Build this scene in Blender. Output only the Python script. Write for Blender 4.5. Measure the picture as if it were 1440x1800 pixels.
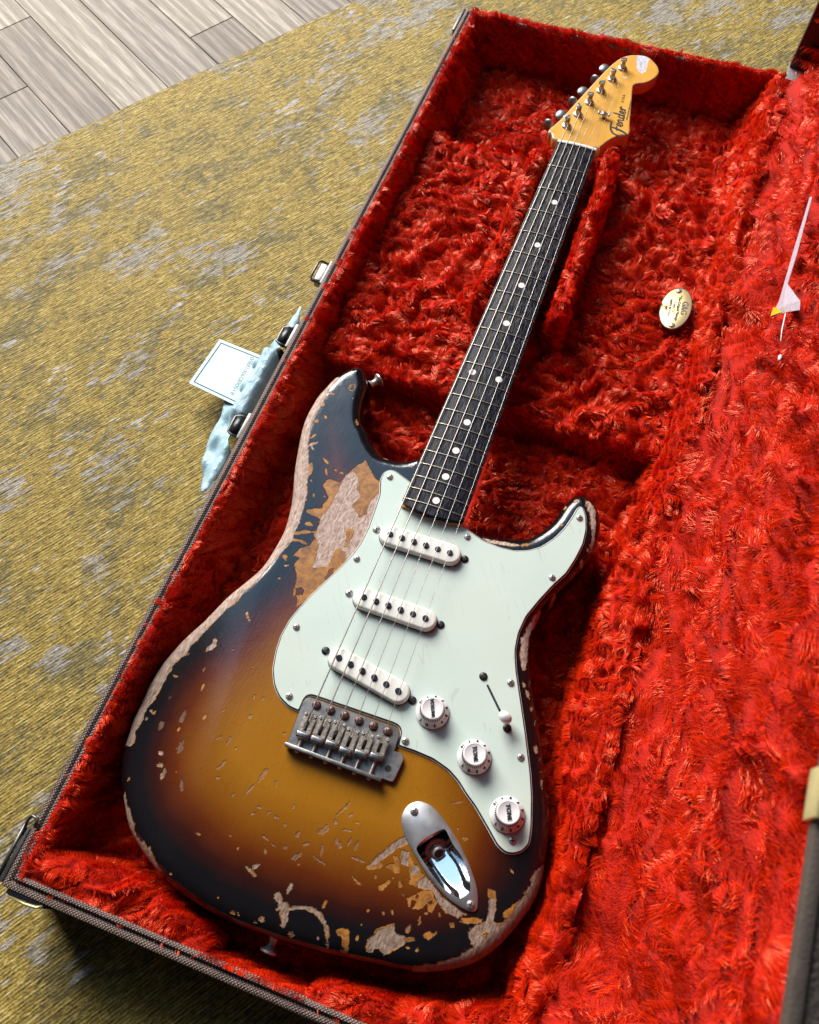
import bpy, bmesh, math, random, time
import numpy as np
from mathutils import Matrix, Vector
from mathutils.geometry import delaunay_2d_cdt
T0 = time.time()
for _o in list(bpy.data.objects): bpy.data.objects.remove(_o)
random.seed(7); rng = np.random.default_rng(11)
SC = bpy.context.scene; COL = SC.collection
PI = math.pi
# ------------------------------------------------------------------ camera, world, light, exposure
CR = [[0.9390296, 0.3434726, -0.0158102], [0.3000101, -0.8409364, -0.4503553], [-0.16798, 0.4181537, -0.8927094]]
CC = [0.101753, -0.115508, 0.64406]
cam_d = bpy.data.cameras.new('camera'); cam = bpy.data.objects.new('camera', cam_d); COL.objects.link(cam)
_r = np.array(CR)
_m = Matrix(((_r[0][0], -_r[1][0], -_r[2][0], CC[0]), (_r[0][1], -_r[1][1], -_r[2][1], CC[1]), (_r[0][2], -_r[1][2], -_r[2][2], CC[2]), (0, 0, 0, 1)))
cam.matrix_world = _m
cam_d.sensor_fit = 'HORIZONTAL'; cam_d.sensor_width = 36; cam_d.lens = 37.5
cam_d.clip_start = .01; cam_d.clip_end = 50
cam_d.dof.use_dof = True; cam_d.dof.focus_distance = .77; cam_d.dof.aperture_fstop = 20
SC.camera = cam
W = bpy.data.worlds.new('World'); SC.world = W; W.use_nodes = True
W.node_tree.nodes['Background'].inputs[0].default_value = (.80, .90, 1.0, 1)
W.node_tree.nodes['Background'].inputs[1].default_value = .032
def area(name, loc, target, sx, sy, power, color):
    l = bpy.data.lights.new(name, 'AREA'); l.shape = 'RECTANGLE'; l.size = sx; l.size_y = sy; l.energy = power; l.color = color
    o = bpy.data.objects.new(name, l); COL.objects.link(o); o.location = loc
    o.rotation_euler = (Vector(target)-Vector(loc)).to_track_quat('-Z', 'Y').to_euler(); return o
area('window_light', (-2.80, 3.00, 2.45), (0, .25, 0), 2.9, 2.5, 555, (1.0, .955, .89))
area('sky_light', (-1.12, 1.32, 2.10), (0, .2, 0), 1.9, 1.6, 18, (.38, .66, 1.0))
SC.view_settings.view_transform = 'Standard'; SC.view_settings.look = 'None'
SC.view_settings.exposure = 0; SC.view_settings.gamma = 1; SC.view_settings.use_curve_mapping = False
SC.render.engine = 'CYCLES'
SC.cycles.use_denoising = True
SC.cycles.max_bounces = 7; SC.cycles.diffuse_bounces = 1; SC.cycles.glossy_bounces = 4; SC.cycles.transmission_bounces = 5
SC.cycles.sample_clamp_indirect = 4

# traced outlines and wear of the guitar (mm, guitar frame)
D={"BODY":[[-111.0,314.6],[-116.5,315.1],[-121.4,314.1],[-126.8,308.5],[-131.7,301.7],[-135.5,292.3],[-138.2,282.9],[-141.2,271.8],[-142.0,261.5],[-142.5,248.2],[-140.9,235.8],[-137.8,222.1],[-134.3,208.7],[-130.1,193.8],[-123.7,176.0],[-119.6,163.6],[-117.1,151.9],[-115.1,141.1],[-114.8,132.7],[-115.4,122.1],[-116.4,111.6],[-117.6,103.8],[-120.0,95.7],[-124.6,86.8],[-129.8,77.3],[-135.5,66.9],[-145.1,42.8],[-149.7,33.9],[-155.0,22.9],[-159.4,10.9],[-162.7,0.1],[-164.0,-9.3],[-165.0,-18.5],[-164.7,-27.1],[-164.3,-35.8],[-164.4,-46.8],[-162.1,-60.1],[-160.2,-71.0],[-156.4,-81.1],[-151.2,-90.5],[-145.4,-98.2],[-139.6,-105.0],[-132.5,-113.3],[-125.7,-120.0],[-118.4,-124.5],[-110.7,-129.3],[-104.2,-132.3],[-97.5,-135.6],[-89.0,-138.9],[-75.7,-143.5],[-58.9,-147.1],[-42.5,-149.2],[-25.5,-150.2],[-4.9,-149.4],[17.4,-148.0],[42.5,-145.0],[57.5,-142.8],[78.1,-139.3],[92.4,-136.9],[109.0,-131.9],[126.0,-123.5],[138.3,-114.7],[148.2,-102.7],[155.1,-90.4],[160.6,-77.8],[164.3,-67.1],[165.9,-56.3],[165.6,-44.5],[163.9,-30.1],[161.7,-15.5],[158.6,-4.7],[154.3,4.2],[147.7,19.9],[138.2,42.1],[130.8,58.3],[124.2,71.6],[116.2,92.6],[111.2,108.0],[108.8,132.3],[112.3,148.0],[119.4,162.0],[127.2,177.1],[133.4,193.9],[136.8,208.6],[137.6,220.9],[135.8,231.6],[132.0,241.7],[127.3,248.7],[120.3,253.0],[113.3,254.1],[107.3,250.9],[103.4,244.1],[100.9,237.4],[97.9,224.7],[92.6,213.3],[87.3,205.8],[81.2,198.9],[71.6,194.9],[60.0,191.9],[44.7,189.5],[30.0,187.0],[5.0,208.0],[-15.0,232.0],[-29.5,242.6],[-38.9,236.2],[-48.4,232.8],[-55.3,232.7],[-62.1,232.2],[-69.6,237.2],[-77.2,243.9],[-82.5,251.6],[-88.0,255.9],[-91.6,260.8],[-94.8,268.9],[-97.7,278.8],[-99.2,288.8],[-100.5,297.0]],"GUARD":[[-28.5,213.3],[-44.7,219.4],[-49.7,218.8],[-53.8,214.2],[-54.2,206.3],[-49.2,192.2],[-47.9,175.4],[-47.0,159.9],[-47.9,144.5],[-50.2,133.8],[-55.7,118.4],[-62.6,102.6],[-68.5,88.9],[-72.9,76.1],[-76.5,63.0],[-77.7,49.1],[-76.3,36.2],[-72.5,21.2],[-66.2,10.2],[-58.2,2.7],[-48.7,-1.3],[-39.1,-2.0],[-39.1,2.6],[-39.2,8.3],[-38.5,11.1],[-36.4,12.8],[31.3,14.1],[35.1,13.5],[37.7,10.8],[38.5,5.8],[38.8,-0.5],[51.7,-0.0],[66.8,-0.7],[80.3,-4.3],[89.3,-9.3],[97.3,-15.7],[106.2,-21.6],[121.0,-34.2],[129.0,-41.3],[135.7,-44.0],[141.2,-43.1],[147.1,-39.3],[150.8,-32.5],[149.4,-21.8],[143.7,-0.9],[138.1,14.5],[126.6,40.8],[116.6,62.3],[106.1,84.5],[100.7,99.4],[99.0,113.6],[100.7,129.2],[106.8,145.8],[113.3,161.1],[120.6,175.1],[124.4,189.8],[126.8,205.4],[125.9,219.5],[122.3,231.6],[118.0,238.6],[114.7,240.2],[112.6,237.4],[110.9,228.2],[107.6,215.8],[102.2,203.7],[94.1,192.5],[85.5,185.8],[74.6,181.5],[62.7,180.4],[48.4,181.4],[37.4,185.2],[28.9,188.3]],"GSCREW":[[-46.4,211.0],[-45.0,130.0],[34.3,179.3],[116.9,227.5],[110.1,167.9],[104.0,73.8],[-68.2,59.3],[-51.2,6.7],[43.6,5.1],[127.3,23.0],[138.3,-34.1]],"PSCREW":[[-39.2,160.3],[38.4,159.6],[-39.6,99.9],[38.4,99.6],[-38.9,49.2],[38.1,35.4]],"SWSCREW":[[82.9,71.4],[111.7,39.9]],"POLE":[[-25.5,157.3],[26.0,158.0],[-25.7,98.6],[26.1,98.4],[-25.6,45.8],[26.2,37.0]],"KNOB":[[55.2,32.1],[95.0,11.4],[129.6,-18.7]],"SWITCH":[[88.2,65.6],[104.7,48.3],[107.7,44.7]],"JACK":[[66.2,-31.9],[61.2,-36.5],[59.2,-43.1],[60.1,-48.5],[63.9,-54.4],[70.8,-61.2],[78.5,-67.5],[87.3,-73.8],[97.5,-80.0],[107.5,-84.6],[115.5,-86.5],[121.6,-87.2],[126.2,-86.9],[128.5,-84.6],[127.8,-80.1],[125.3,-73.2],[120.1,-65.3],[113.2,-57.3],[104.5,-48.9],[96.4,-42.6],[87.1,-36.1],[78.4,-31.8],[71.9,-30.8]],"JREC":[[76.3,-61.3],[79.0,-55.2],[84.3,-48.6],[89.6,-43.6],[92.0,-43.3],[99.5,-50.3],[108.7,-56.6],[115.6,-64.5],[119.3,-71.1],[120.4,-76.0],[116.4,-81.4],[111.8,-81.6],[102.6,-79.6],[93.4,-74.6],[84.3,-68.5],[78.4,-64.1]],"JSCREW":[[66.6,-39.1],[123.5,-83.2]],"BPLATE":[[-38.1,-26.1],[-39.9,7.3],[-35.0,10.2],[32.4,12.6],[36.8,10.0],[37.7,-5.1],[43.3,-3.7],[46.6,-7.3],[47.8,-25.1]],"PIVOT":[[-28.6,7.2],[29.0,7.0]],"BARREL":[[-28.7,-17.7],[-17.4,-17.3],[-5.9,-16.7],[4.9,-17.8],[16.6,-15.7],[27.9,-13.9]],"HSCREW":[[-31.8,-2.3],[-24.8,-2.0],[-21.3,-1.5],[-13.6,-1.4],[-10.0,-0.7],[-3.0,-0.6],[1.7,-2.3],[9.0,-1.8],[12.4,-1.3],[19.9,-0.5],[23.5,0.1],[31.7,0.2]],"ISCREW":[[-30.0,-28.7],[-18.7,-28.9],[-6.9,-29.0],[4.8,-29.0],[16.0,-28.9],[27.5,-29.0]],"ARMHOLE":[[38.7,-17.9]],"HEAD":[[-23.0,658.7],[-31.4,666.1],[-35.9,670.8],[-28.1,692.5],[-14.7,741.4],[-1.4,787.9],[6.8,808.1],[13.4,817.3],[23.1,822.9],[36.0,824.6],[46.2,818.0],[53.6,808.4],[55.5,798.7],[51.7,788.3],[45.2,780.0],[36.6,775.0],[34.0,772.1],[33.9,766.0],[38.3,742.8],[43.7,712.7],[47.1,693.1],[38.5,687.8],[30.3,678.0],[23.5,664.9],[19.1,660.8]],"POST":[[-19.8,683.3],[-12.8,704.8],[-6.0,727.6],[1.2,750.3],[8.2,773.4],[14.8,795.2]],"BUTTON":[[-44.5,696.4],[-35.8,716.3],[-28.4,740.5],[-23.1,762.6],[-13.8,784.6],[-9.6,808.8]],"TREE":[[14.7,709.4]],"HWEAR":[[25.1,823.8],[27.2,811.9],[29.5,802.3],[33.7,795.4],[38.0,793.8],[41.0,797.9],[40.6,808.1],[39.6,818.2],[42.6,822.4],[36.4,826.5]],"LOGO":[[33.5,690.3],[29.7,733.9],[42.5,694.3],[34.9,741.6]],"STRAPB":[[-101.1,318.3],[-2.1,-151.0]],"PLAQUE":[[143.5,481.3],[141.9,507.1],[146.3,456.0],[129.5,479.4],[158.3,482.1]],"WOOD":[[[-128.0,295.0],[-131.7,281.1],[-131.8,261.3],[-133.3,248.9],[-131.3,234.9],[-127.0,219.5],[-122.5,210.0],[-117.3,198.4],[-112.7,184.0],[-108.1,171.9],[-106.9,165.4],[-104.6,154.8],[-103.4,143.9],[-103.3,135.5],[-102.7,126.6],[-105.4,119.0],[-108.3,108.2],[-111.3,99.7],[-114.3,87.3],[-120.2,75.6],[-123.8,63.5],[-128.0,56.0],[-133.7,42.7],[-136.1,37.0],[-138.5,29.4],[-142.7,20.1],[-144.1,11.4],[-149.5,2.6],[-150.7,-6.5],[-150.7,-13.0],[-151.5,-23.4],[-152.5,-32.4],[-154.6,-38.3],[-152.7,-46.4],[-154.9,-55.4],[-151.1,-61.1],[-153.0,-66.9],[-165.7,-67.7],[-169.1,-52.7],[-173.7,-30.6],[-173.7,-6.5],[-166.2,15.2],[-153.9,43.7],[-144.1,72.2],[-133.2,88.4],[-124.8,104.3],[-119.8,127.8],[-126.2,159.8],[-137.7,191.7],[-147.4,225.8],[-147.2,251.1],[-142.0,272.1],[-135.7,297.7]],[[-77.5,204.1],[-71.4,199.7],[-68.9,189.4],[-63.9,184.4],[-67.5,175.4],[-58.5,167.1],[-54.7,171.9],[-56.5,180.6],[-53.5,191.4],[-51.5,194.4],[-46.8,182.2],[-46.7,173.6],[-46.2,156.8],[-48.6,144.8],[-53.1,130.6],[-58.0,127.8],[-65.8,128.9],[-65.1,120.4],[-75.5,115.0],[-76.4,126.7],[-78.5,135.3],[-83.6,140.9],[-84.9,157.7],[-82.1,168.4],[-81.6,184.9],[-81.0,198.1]],[[-6.3,-122.9],[-3.1,-120.7],[1.2,-125.0],[6.2,-126.3],[7.6,-128.9],[9.4,-135.5],[9.4,-139.7],[7.0,-140.3],[5.3,-134.9],[1.8,-130.5],[-1.1,-131.9],[0.7,-129.3]],[[6.8,-127.6],[11.8,-124.8],[17.6,-121.9],[23.4,-121.6],[29.3,-123.1],[34.2,-126.5],[38.5,-132.1],[42.2,-141.9],[41.1,-142.3],[37.7,-134.5],[33.5,-128.8],[28.7,-125.9],[24.0,-124.5],[17.5,-124.4],[11.6,-127.2],[7.9,-129.0]],[[66.0,-132.2],[65.3,-127.4],[68.2,-123.3],[69.0,-119.4],[74.6,-115.8],[78.3,-111.9],[81.5,-117.4],[87.5,-116.7],[89.5,-120.6],[85.0,-125.3],[79.0,-132.0],[75.3,-129.8],[71.0,-130.4],[69.4,-135.0]],[[47.7,-85.5],[53.7,-73.4],[60.6,-63.2],[65.9,-56.7],[69.9,-60.9],[63.9,-65.8],[59.5,-73.0],[55.4,-77.8],[52.5,-82.6]],[[66.6,-66.5],[72.7,-65.4],[74.8,-74.5],[69.8,-75.2]],[[83.9,-82.4],[88.7,-76.2],[95.4,-80.2],[104.7,-85.5],[113.4,-87.7],[121.9,-89.9],[117.9,-93.3],[112.6,-93.3],[107.1,-92.4],[100.3,-88.1],[96.5,-83.2],[91.0,-84.2],[85.8,-84.6]],[[77.7,-75.7],[78.3,-71.5],[83.0,-73.8],[83.1,-77.2],[78.8,-78.8]],[[133.4,-74.6],[138.5,-73.8],[141.0,-82.3],[140.9,-87.5],[148.6,-88.8],[149.1,-93.7],[143.5,-100.8],[137.8,-103.9],[131.5,-105.2],[127.4,-99.6],[130.3,-94.5],[136.6,-89.6],[136.3,-81.9]],[[99.6,-132.4],[108.0,-127.8],[122.6,-118.5],[130.0,-110.8],[137.4,-102.6],[146.2,-91.7],[148.5,-84.7],[151.7,-80.4],[152.7,-72.8],[156.7,-63.4],[158.2,-57.0],[159.2,-47.0],[163.7,-41.0],[171.5,-52.2],[171.2,-67.1],[166.3,-84.4],[157.3,-98.8],[146.9,-111.6],[129.2,-125.0],[109.8,-133.1],[99.7,-135.8]],[[116.0,246.9],[120.4,242.7],[120.9,238.2],[123.9,237.3],[126.3,229.7],[128.6,223.9],[130.7,217.3],[133.1,203.5],[135.3,204.2],[133.3,218.2],[129.7,233.7],[126.7,242.1],[120.8,247.7]],[[45.8,184.6],[51.4,185.2],[60.9,186.3],[76.5,188.9],[78.7,187.2],[62.1,182.6],[51.7,181.6]],[[108.7,141.0],[111.8,141.3],[110.3,128.9],[107.1,121.1],[107.0,111.1],[109.1,103.7],[104.6,102.1],[103.1,109.7],[103.7,124.8],[105.7,134.0]],[[100.8,112.2],[106.8,114.3],[110.4,99.3],[111.7,88.5],[109.0,87.5],[104.8,97.3]],[[-140.5,-98.1],[-134.2,-105.2],[-130.3,-106.7],[-126.5,-111.8],[-121.8,-115.7],[-120.5,-119.4],[-111.5,-125.1],[-108.3,-122.7],[-104.5,-127.4],[-102.1,-125.3],[-98.0,-130.5],[-87.9,-136.8],[-90.0,-139.5],[-109.7,-132.6],[-122.4,-124.8],[-135.8,-112.0],[-142.7,-100.2]]],"AMBER":[[[-115.1,204.2],[-112.2,194.2],[-113.4,187.7],[-111.2,181.6],[-105.5,167.0],[-108.7,165.9],[-116.1,186.8],[-119.8,200.5]],[[-73.1,221.4],[-68.6,216.9],[-64.2,212.4],[-59.9,208.0],[-53.4,204.9],[-47.9,190.5],[-47.6,179.0],[-46.3,162.4],[-46.8,145.5],[-49.6,131.9],[-54.9,116.5],[-60.9,104.2],[-66.7,91.7],[-70.7,82.4],[-75.9,74.9],[-77.1,81.1],[-80.1,84.4],[-83.6,85.7],[-83.9,90.9],[-85.3,98.3],[-88.8,104.4],[-92.5,108.4],[-90.5,116.2],[-96.8,115.7],[-93.4,124.4],[-87.7,129.2],[-85.6,136.2],[-86.1,143.7],[-85.9,153.9],[-85.1,158.2],[-89.4,162.3],[-91.6,169.1],[-89.1,175.8],[-93.5,180.0],[-98.4,185.4],[-93.6,193.0],[-85.6,192.9],[-83.2,202.7],[-79.0,212.0],[-75.0,217.7]],[[-102.7,159.3],[-90.5,164.8],[-86.1,160.7],[-87.4,155.3],[-95.2,155.3],[-102.1,156.7]],[[-98.5,148.4],[-95.4,149.6],[-90.0,146.8],[-99.6,144.8]],[[-105.5,135.6],[-95.5,141.4],[-86.3,142.5],[-94.2,138.3],[-103.3,133.1]],[[-104.4,129.5],[-96.6,131.9],[-88.3,130.7],[-89.9,128.4],[-96.1,129.2],[-103.5,127.5]],[[42.8,-129.0],[45.3,-126.5],[50.5,-125.1],[53.4,-130.7],[54.9,-138.8],[52.3,-140.8],[49.2,-139.4],[49.9,-135.0],[47.3,-131.4],[45.1,-131.7]],[[68.4,-118.3],[74.1,-114.5],[79.0,-110.8],[79.1,-112.6],[74.7,-116.3],[70.2,-119.5]],[[87.5,-117.3],[94.6,-114.4],[95.0,-117.0],[89.8,-120.0]],[[99.0,-111.0],[102.1,-108.3],[107.5,-107.7],[105.7,-110.6],[103.8,-113.3],[99.9,-113.2]],[[52.5,-82.6],[55.6,-78.2],[57.7,-80.7],[55.3,-83.8],[48.2,-86.9],[48.0,-84.8]],[[61.2,-71.2],[64.5,-70.6],[68.6,-73.5],[70.7,-80.9],[67.8,-82.5],[63.6,-80.8],[60.2,-80.9],[60.5,-78.6],[65.7,-76.7]],[[59.7,-93.5],[62.1,-92.1],[64.9,-87.3],[66.8,-87.7],[65.5,-91.9],[63.0,-96.0],[61.1,-95.7]],[[71.3,-85.5],[73.0,-85.4],[75.8,-88.2],[73.6,-90.0]],[[68.8,-64.6],[73.9,-67.2],[79.2,-71.8],[84.7,-74.2],[84.7,-80.6],[79.2,-81.6],[74.8,-74.5]],[[80.8,-94.3],[85.9,-89.5],[88.9,-86.0],[95.9,-82.9],[98.3,-86.9],[101.9,-89.5],[100.2,-96.8],[97.6,-96.8],[95.1,-92.9],[93.7,-96.3],[90.3,-98.5],[86.7,-98.9],[88.1,-94.0],[84.5,-92.9],[85.0,-98.6],[83.1,-97.8]],[[85.0,-85.4],[78.2,-84.5],[79.2,-81.1],[85.0,-75.0],[87.6,-76.1],[85.0,-81.0]],[[119.4,-93.2],[131.3,-88.3],[131.7,-91.0],[128.0,-92.4],[123.4,-94.1]],[[104.9,-43.5],[106.8,-42.8],[109.2,-43.5],[106.8,-45.9]],[[131.1,-69.1],[137.3,-68.9],[138.7,-74.2],[133.4,-74.6]],[[146.0,-80.4],[152.1,-70.9],[155.6,-67.5],[156.8,-71.3],[151.7,-80.4],[148.5,-84.7]],[[119.3,-95.4],[125.0,-92.3],[133.9,-88.5],[133.7,-91.2],[125.9,-95.0]],[[113.0,-98.7],[116.4,-97.0],[117.5,-100.2],[115.0,-101.3]],[[-111.8,293.0],[-110.3,291.7],[-109.5,289.6],[-109.6,287.3],[-110.5,285.3],[-112.0,284.2],[-113.7,284.3],[-115.1,285.5],[-116.0,287.6],[-115.9,290.0],[-115.0,292.0],[-113.5,293.1]],[[125.3,228.8],[128.4,229.5],[129.2,223.2],[126.9,224.3]],[[76.5,188.9],[86.2,194.7],[85.0,190.6],[78.8,186.9]],[[102.8,103.0],[106.2,101.8],[108.7,92.2],[107.1,90.0]]],"AMBER2":[[[-62.4,155.0],[-57.2,154.8],[-56.8,147.5],[-56.7,139.2],[-59.4,137.3],[-60.9,145.0],[-63.5,150.7]],[[-65.9,130.4],[-62.8,135.4],[-57.0,133.6],[-53.9,127.6],[-57.0,121.1],[-64.3,118.5],[-64.7,125.4]]],"HOLE":[[[-82.7,90.5],[-78.7,92.8],[-75.5,91.3],[-75.3,87.0],[-79.7,85.4]],[[-63.3,116.0],[-60.4,117.1],[-59.2,111.2],[-62.0,104.9],[-63.8,106.0]],[[49.3,-137.8],[52.2,-136.3],[53.0,-138.5],[51.2,-139.6]],[[95.0,-91.0],[97.5,-89.2],[99.5,-90.4],[97.6,-92.5]],[[86.1,-89.9],[88.3,-88.6],[88.6,-90.9],[86.9,-92.1]],[[136.1,-98.5],[138.5,-94.0],[140.8,-95.7],[139.6,-99.2]],[[-112.1,291.4],[-111.3,290.7],[-110.8,289.3],[-110.9,287.8],[-111.4,286.5],[-112.3,285.8],[-113.4,285.8],[-114.2,286.6],[-114.7,287.9],[-114.6,289.4],[-114.0,290.7],[-113.1,291.5]]],"CHIPS":[[-126.5,23.1,4.7,2.6,66,"w"],[-125.8,27.8,2.2,1.7,85,"w"],[-144.1,-7.1,2.2,1.1,-3,"a"],[-123.7,4.9,2.5,0.9,90,"a"],[-118.4,-8.1,3.2,1.5,85,"a"],[-122.7,-34.2,5.9,1.7,90,"w"],[-121.5,-43.7,2.1,1.2,67,"a"],[-106.2,-28.9,3.1,1.7,84,"a"],[-94.8,-19.7,1.6,0.8,40,"a"],[-88.8,-39.5,2.9,0.9,46,"w"],[-80.9,-38.8,3.7,1.3,85,"w"],[-73.3,-42.4,1.4,0.9,21,"w"],[-149.1,-38.4,2.3,0.9,-34,"w"],[-150.7,-44.3,1.7,1.0,62,"w"],[-136.5,-45.3,3.7,2.7,84,"b"],[-114.0,-54.7,5.3,3.1,85,"b"],[-126.0,-64.4,2.3,1.3,7,"w"],[-142.0,12.4,1.6,0.8,60,"a"],[-108.6,25.8,2.2,0.6,56,"a"],[-140.2,-24.1,1.7,0.7,59,"a"],[-146.7,-38.1,2.1,0.6,71,"a"],[-141.2,-88.6,1.8,1.5,61,"a"],[-117.3,-77.3,3.6,1.5,96,"w"],[-122.6,-72.1,1.9,1.6,16,"w"],[-100.3,-79.1,5.2,1.5,-58,"w"],[-78.1,-56.9,5.0,1.2,67,"w"],[-73.1,-105.9,1.7,1.4,21,"a"],[-51.1,-98.9,1.1,0.6,22,"a"],[-42.2,-105.0,0.9,0.7,21,"a"],[-79.7,-136.5,1.4,0.9,21,"w"],[-77.0,-66.2,1.4,0.7,21,"w"],[-61.2,-72.9,1.7,0.7,65,"w"],[-108.8,-72.3,0.8,0.6,14,"a"],[-46.4,-53.0,5.3,1.8,80,"w"],[-50.9,-65.3,6.0,0.9,69,"w"],[-35.1,-55.4,2.4,0.8,95,"w"],[-77.1,-3.1,2.0,1.0,84,"a"],[-69.5,-1.0,1.4,1.1,21,"a"],[-73.3,-17.1,2.0,1.7,72,"w"],[-87.9,18.7,1.3,0.9,18,"a"],[-109.4,36.9,0.9,0.8,18,"a"],[-104.8,2.7,1.2,0.6,20,"a"],[-61.2,-73.1,1.4,0.7,69,"w"],[-16.5,-65.0,1.6,0.8,79,"w"],[-44.3,-20.5,1.7,0.8,73,"w"],[-40.5,-74.7,3.5,0.8,7,"w"],[-31.9,-75.8,1.6,1.0,60,"w"],[-42.1,-80.1,2.2,0.8,39,"w"],[-25.4,-76.3,2.5,1.1,5,"w"],[-17.3,-79.1,1.6,1.1,-38,"w"],[-16.6,-65.3,1.6,1.1,94,"w"],[-6.4,-81.7,2.5,1.4,69,"w"],[-27.0,-91.9,3.4,0.8,-12,"w"],[-20.4,-94.3,2.3,0.6,-2,"w"],[-11.1,-92.6,1.8,1.2,41,"w"],[-22.8,-100.7,2.7,1.0,-51,"a"],[2.2,-85.9,2.5,0.9,40,"w"],[-0.6,-94.9,4.3,1.9,50,"w"],[2.1,-99.9,1.2,0.9,-55,"a"],[10.2,-73.1,4.9,2.4,55,"w"],[13.8,-85.2,3.6,1.2,96,"w"],[15.3,-92.7,6.1,0.9,-14,"w"],[18.0,-54.8,8.2,0.9,65,"w"],[15.9,-64.8,2.1,1.6,-37,"w"],[23.6,-77.7,3.9,1.8,-37,"w"],[26.0,-67.3,5.2,0.8,10,"w"],[24.4,-57.1,2.8,0.9,49,"w"],[30.6,-74.1,4.3,0.8,81,"w"],[35.8,-75.0,4.2,1.1,90,"w"],[31.0,-59.9,1.3,1.0,23,"a"],[-25.6,-111.1,3.2,1.6,39,"w"],[-28.0,-115.2,5.1,0.8,-15,"w"],[2.5,-115.8,4.0,1.4,83,"w"],[29.5,-116.5,3.4,1.3,88,"a"],[44.6,-95.8,4.1,0.9,-17,"a"],[58.6,-110.3,0.9,0.9,18,"a"],[69.2,-108.5,1.7,0.9,-57,"a"],[74.9,-105.9,1.7,0.7,-65,"a"],[57.7,-119.8,1.0,0.6,24,"a"],[57.9,-128.4,1.9,1.0,78,"a"],[32.9,-137.7,1.4,0.9,78,"w"],[-27.0,-143.1,3.4,0.8,-2,"w"],[-6.8,-140.4,2.5,1.3,2,"w"],[-10.7,-143.4,1.6,0.6,14,"w"],[14.8,-141.3,2.2,1.8,-32,"w"],[40.6,-82.6,5.5,1.0,1,"w"],[-50.9,-99.2,1.1,0.7,-52,"a"],[-42.3,-104.8,0.7,0.7,16,"a"],[55.9,-80.5,2.1,1.9,19,"a"],[63.1,-91.7,1.0,0.9,17,"a"],[55.9,-88.4,2.0,0.8,79,"a"],[67.8,-85.7,1.2,0.6,-55,"a"],[76.6,-82.5,1.2,0.7,-59,"a"],[78.1,-92.9,1.6,0.6,14,"a"],[93.8,-104.2,3.4,1.2,93,"a"],[96.9,-98.6,1.6,1.0,47,"a"],[105.9,-96.6,2.0,1.1,-49,"a"],[88.7,-112.2,2.9,0.6,72,"w"],[92.1,-122.5,1.2,0.9,20,"a"],[98.3,-121.6,1.4,1.1,98,"a"],[106.6,-108.2,2.4,0.6,83,"a"],[143.9,-53.1,1.9,0.8,-36,"a"],[106.6,-43.6,2.4,1.2,9,"a"],[99.3,-39.5,1.3,0.7,-32,"a"],[102.6,-42.3,0.9,0.6,-21,"a"],[92.5,-23.1,5.7,0.6,27,"a"],[156.0,-63.1,2.6,0.9,65,"a"],[-123.7,250.7,3.0,1.3,-46,"a"],[-129.2,243.9,3.3,1.7,38,"a"],[-130.6,263.9,3.0,1.0,99,"w"],[-128.9,275.5,2.6,1.1,7,"w"],[-106.3,208.9,6.0,1.2,-25,"a"],[-101.1,198.6,3.8,1.1,-55,"a"],[-94.0,203.1,1.9,0.9,-21,"a"],[-88.3,202.2,2.0,1.3,20,"a"],[-57.6,230.2,2.2,0.9,-24,"w"],[-33.6,228.4,1.5,1.7,20,"a"],[-94.9,255.5,3.9,1.5,-60,"a"],[-123.1,220.9,4.6,1.4,42,"w"],[-121.9,217.1,2.8,0.6,-32,"w"],[-126.1,228.1,3.0,0.6,56,"w"],[-110.0,186.0,1.3,0.6,-42,"w"],[-92.4,188.3,5.9,4.9,-2,"a"],[-102.6,174.8,1.6,0.8,-40,"a"],[-102.1,112.5,3.9,1.9,-52,"a"],[-102.6,173.9,2.3,1.0,-59,"a"],[-93.3,175.7,1.2,1.2,20,"a"],[-98.0,106.1,2.0,0.6,30,"w"],[-111.4,57.4,1.3,1.0,86,"w"],[-108.7,54.4,1.1,0.6,-38,"w"],[-106.6,52.8,1.1,0.6,-34,"w"],[-99.0,93.9,1.0,0.6,-37,"w"],[-81.8,86.4,2.4,1.4,83,"a"],[109.8,243.9,3.1,1.2,57,"a"],[103.3,235.7,2.5,1.1,83,"a"],[103.6,217.3,2.2,1.4,80,"w"],[120.5,242.3,3.7,1.7,-36,"a"],[117.2,155.2,4.6,2.3,79,"w"],[128.5,167.1,3.7,1.5,96,"w"],[129.3,191.2,3.9,1.1,96,"w"],[118.6,142.0,4.5,1.5,93,"w"],[131.6,203.3,3.0,0.8,-14,"w"],[114.5,76.9,2.1,1.2,-45,"w"],[118.9,70.7,3.6,1.2,-53,"w"],[136.6,33.3,4.2,1.2,101,"w"],[124.4,61.1,1.8,0.6,96,"w"],[144.7,18.9,2.0,0.7,-53,"w"],[147.5,10.6,3.9,0.8,-64,"w"]],"PADR":[[163.8,314.9],[156.1,240.8],[153.4,211.8],[149.0,191.1],[148.9,154.1],[151.3,122.1],[149.2,100.7],[149.0,81.1],[150.7,62.1],[151.4,43.3],[154.9,26.4],[157.1,12.4],[160.9,0.2],[165.9,-36.7],[164.3,-55.8],[163.6,-74.6],[161.3,-84.5],[164.0,-99.1],[162.0,-106.8],[160.4,-117.5],[161.2,-124.0]]}
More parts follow.
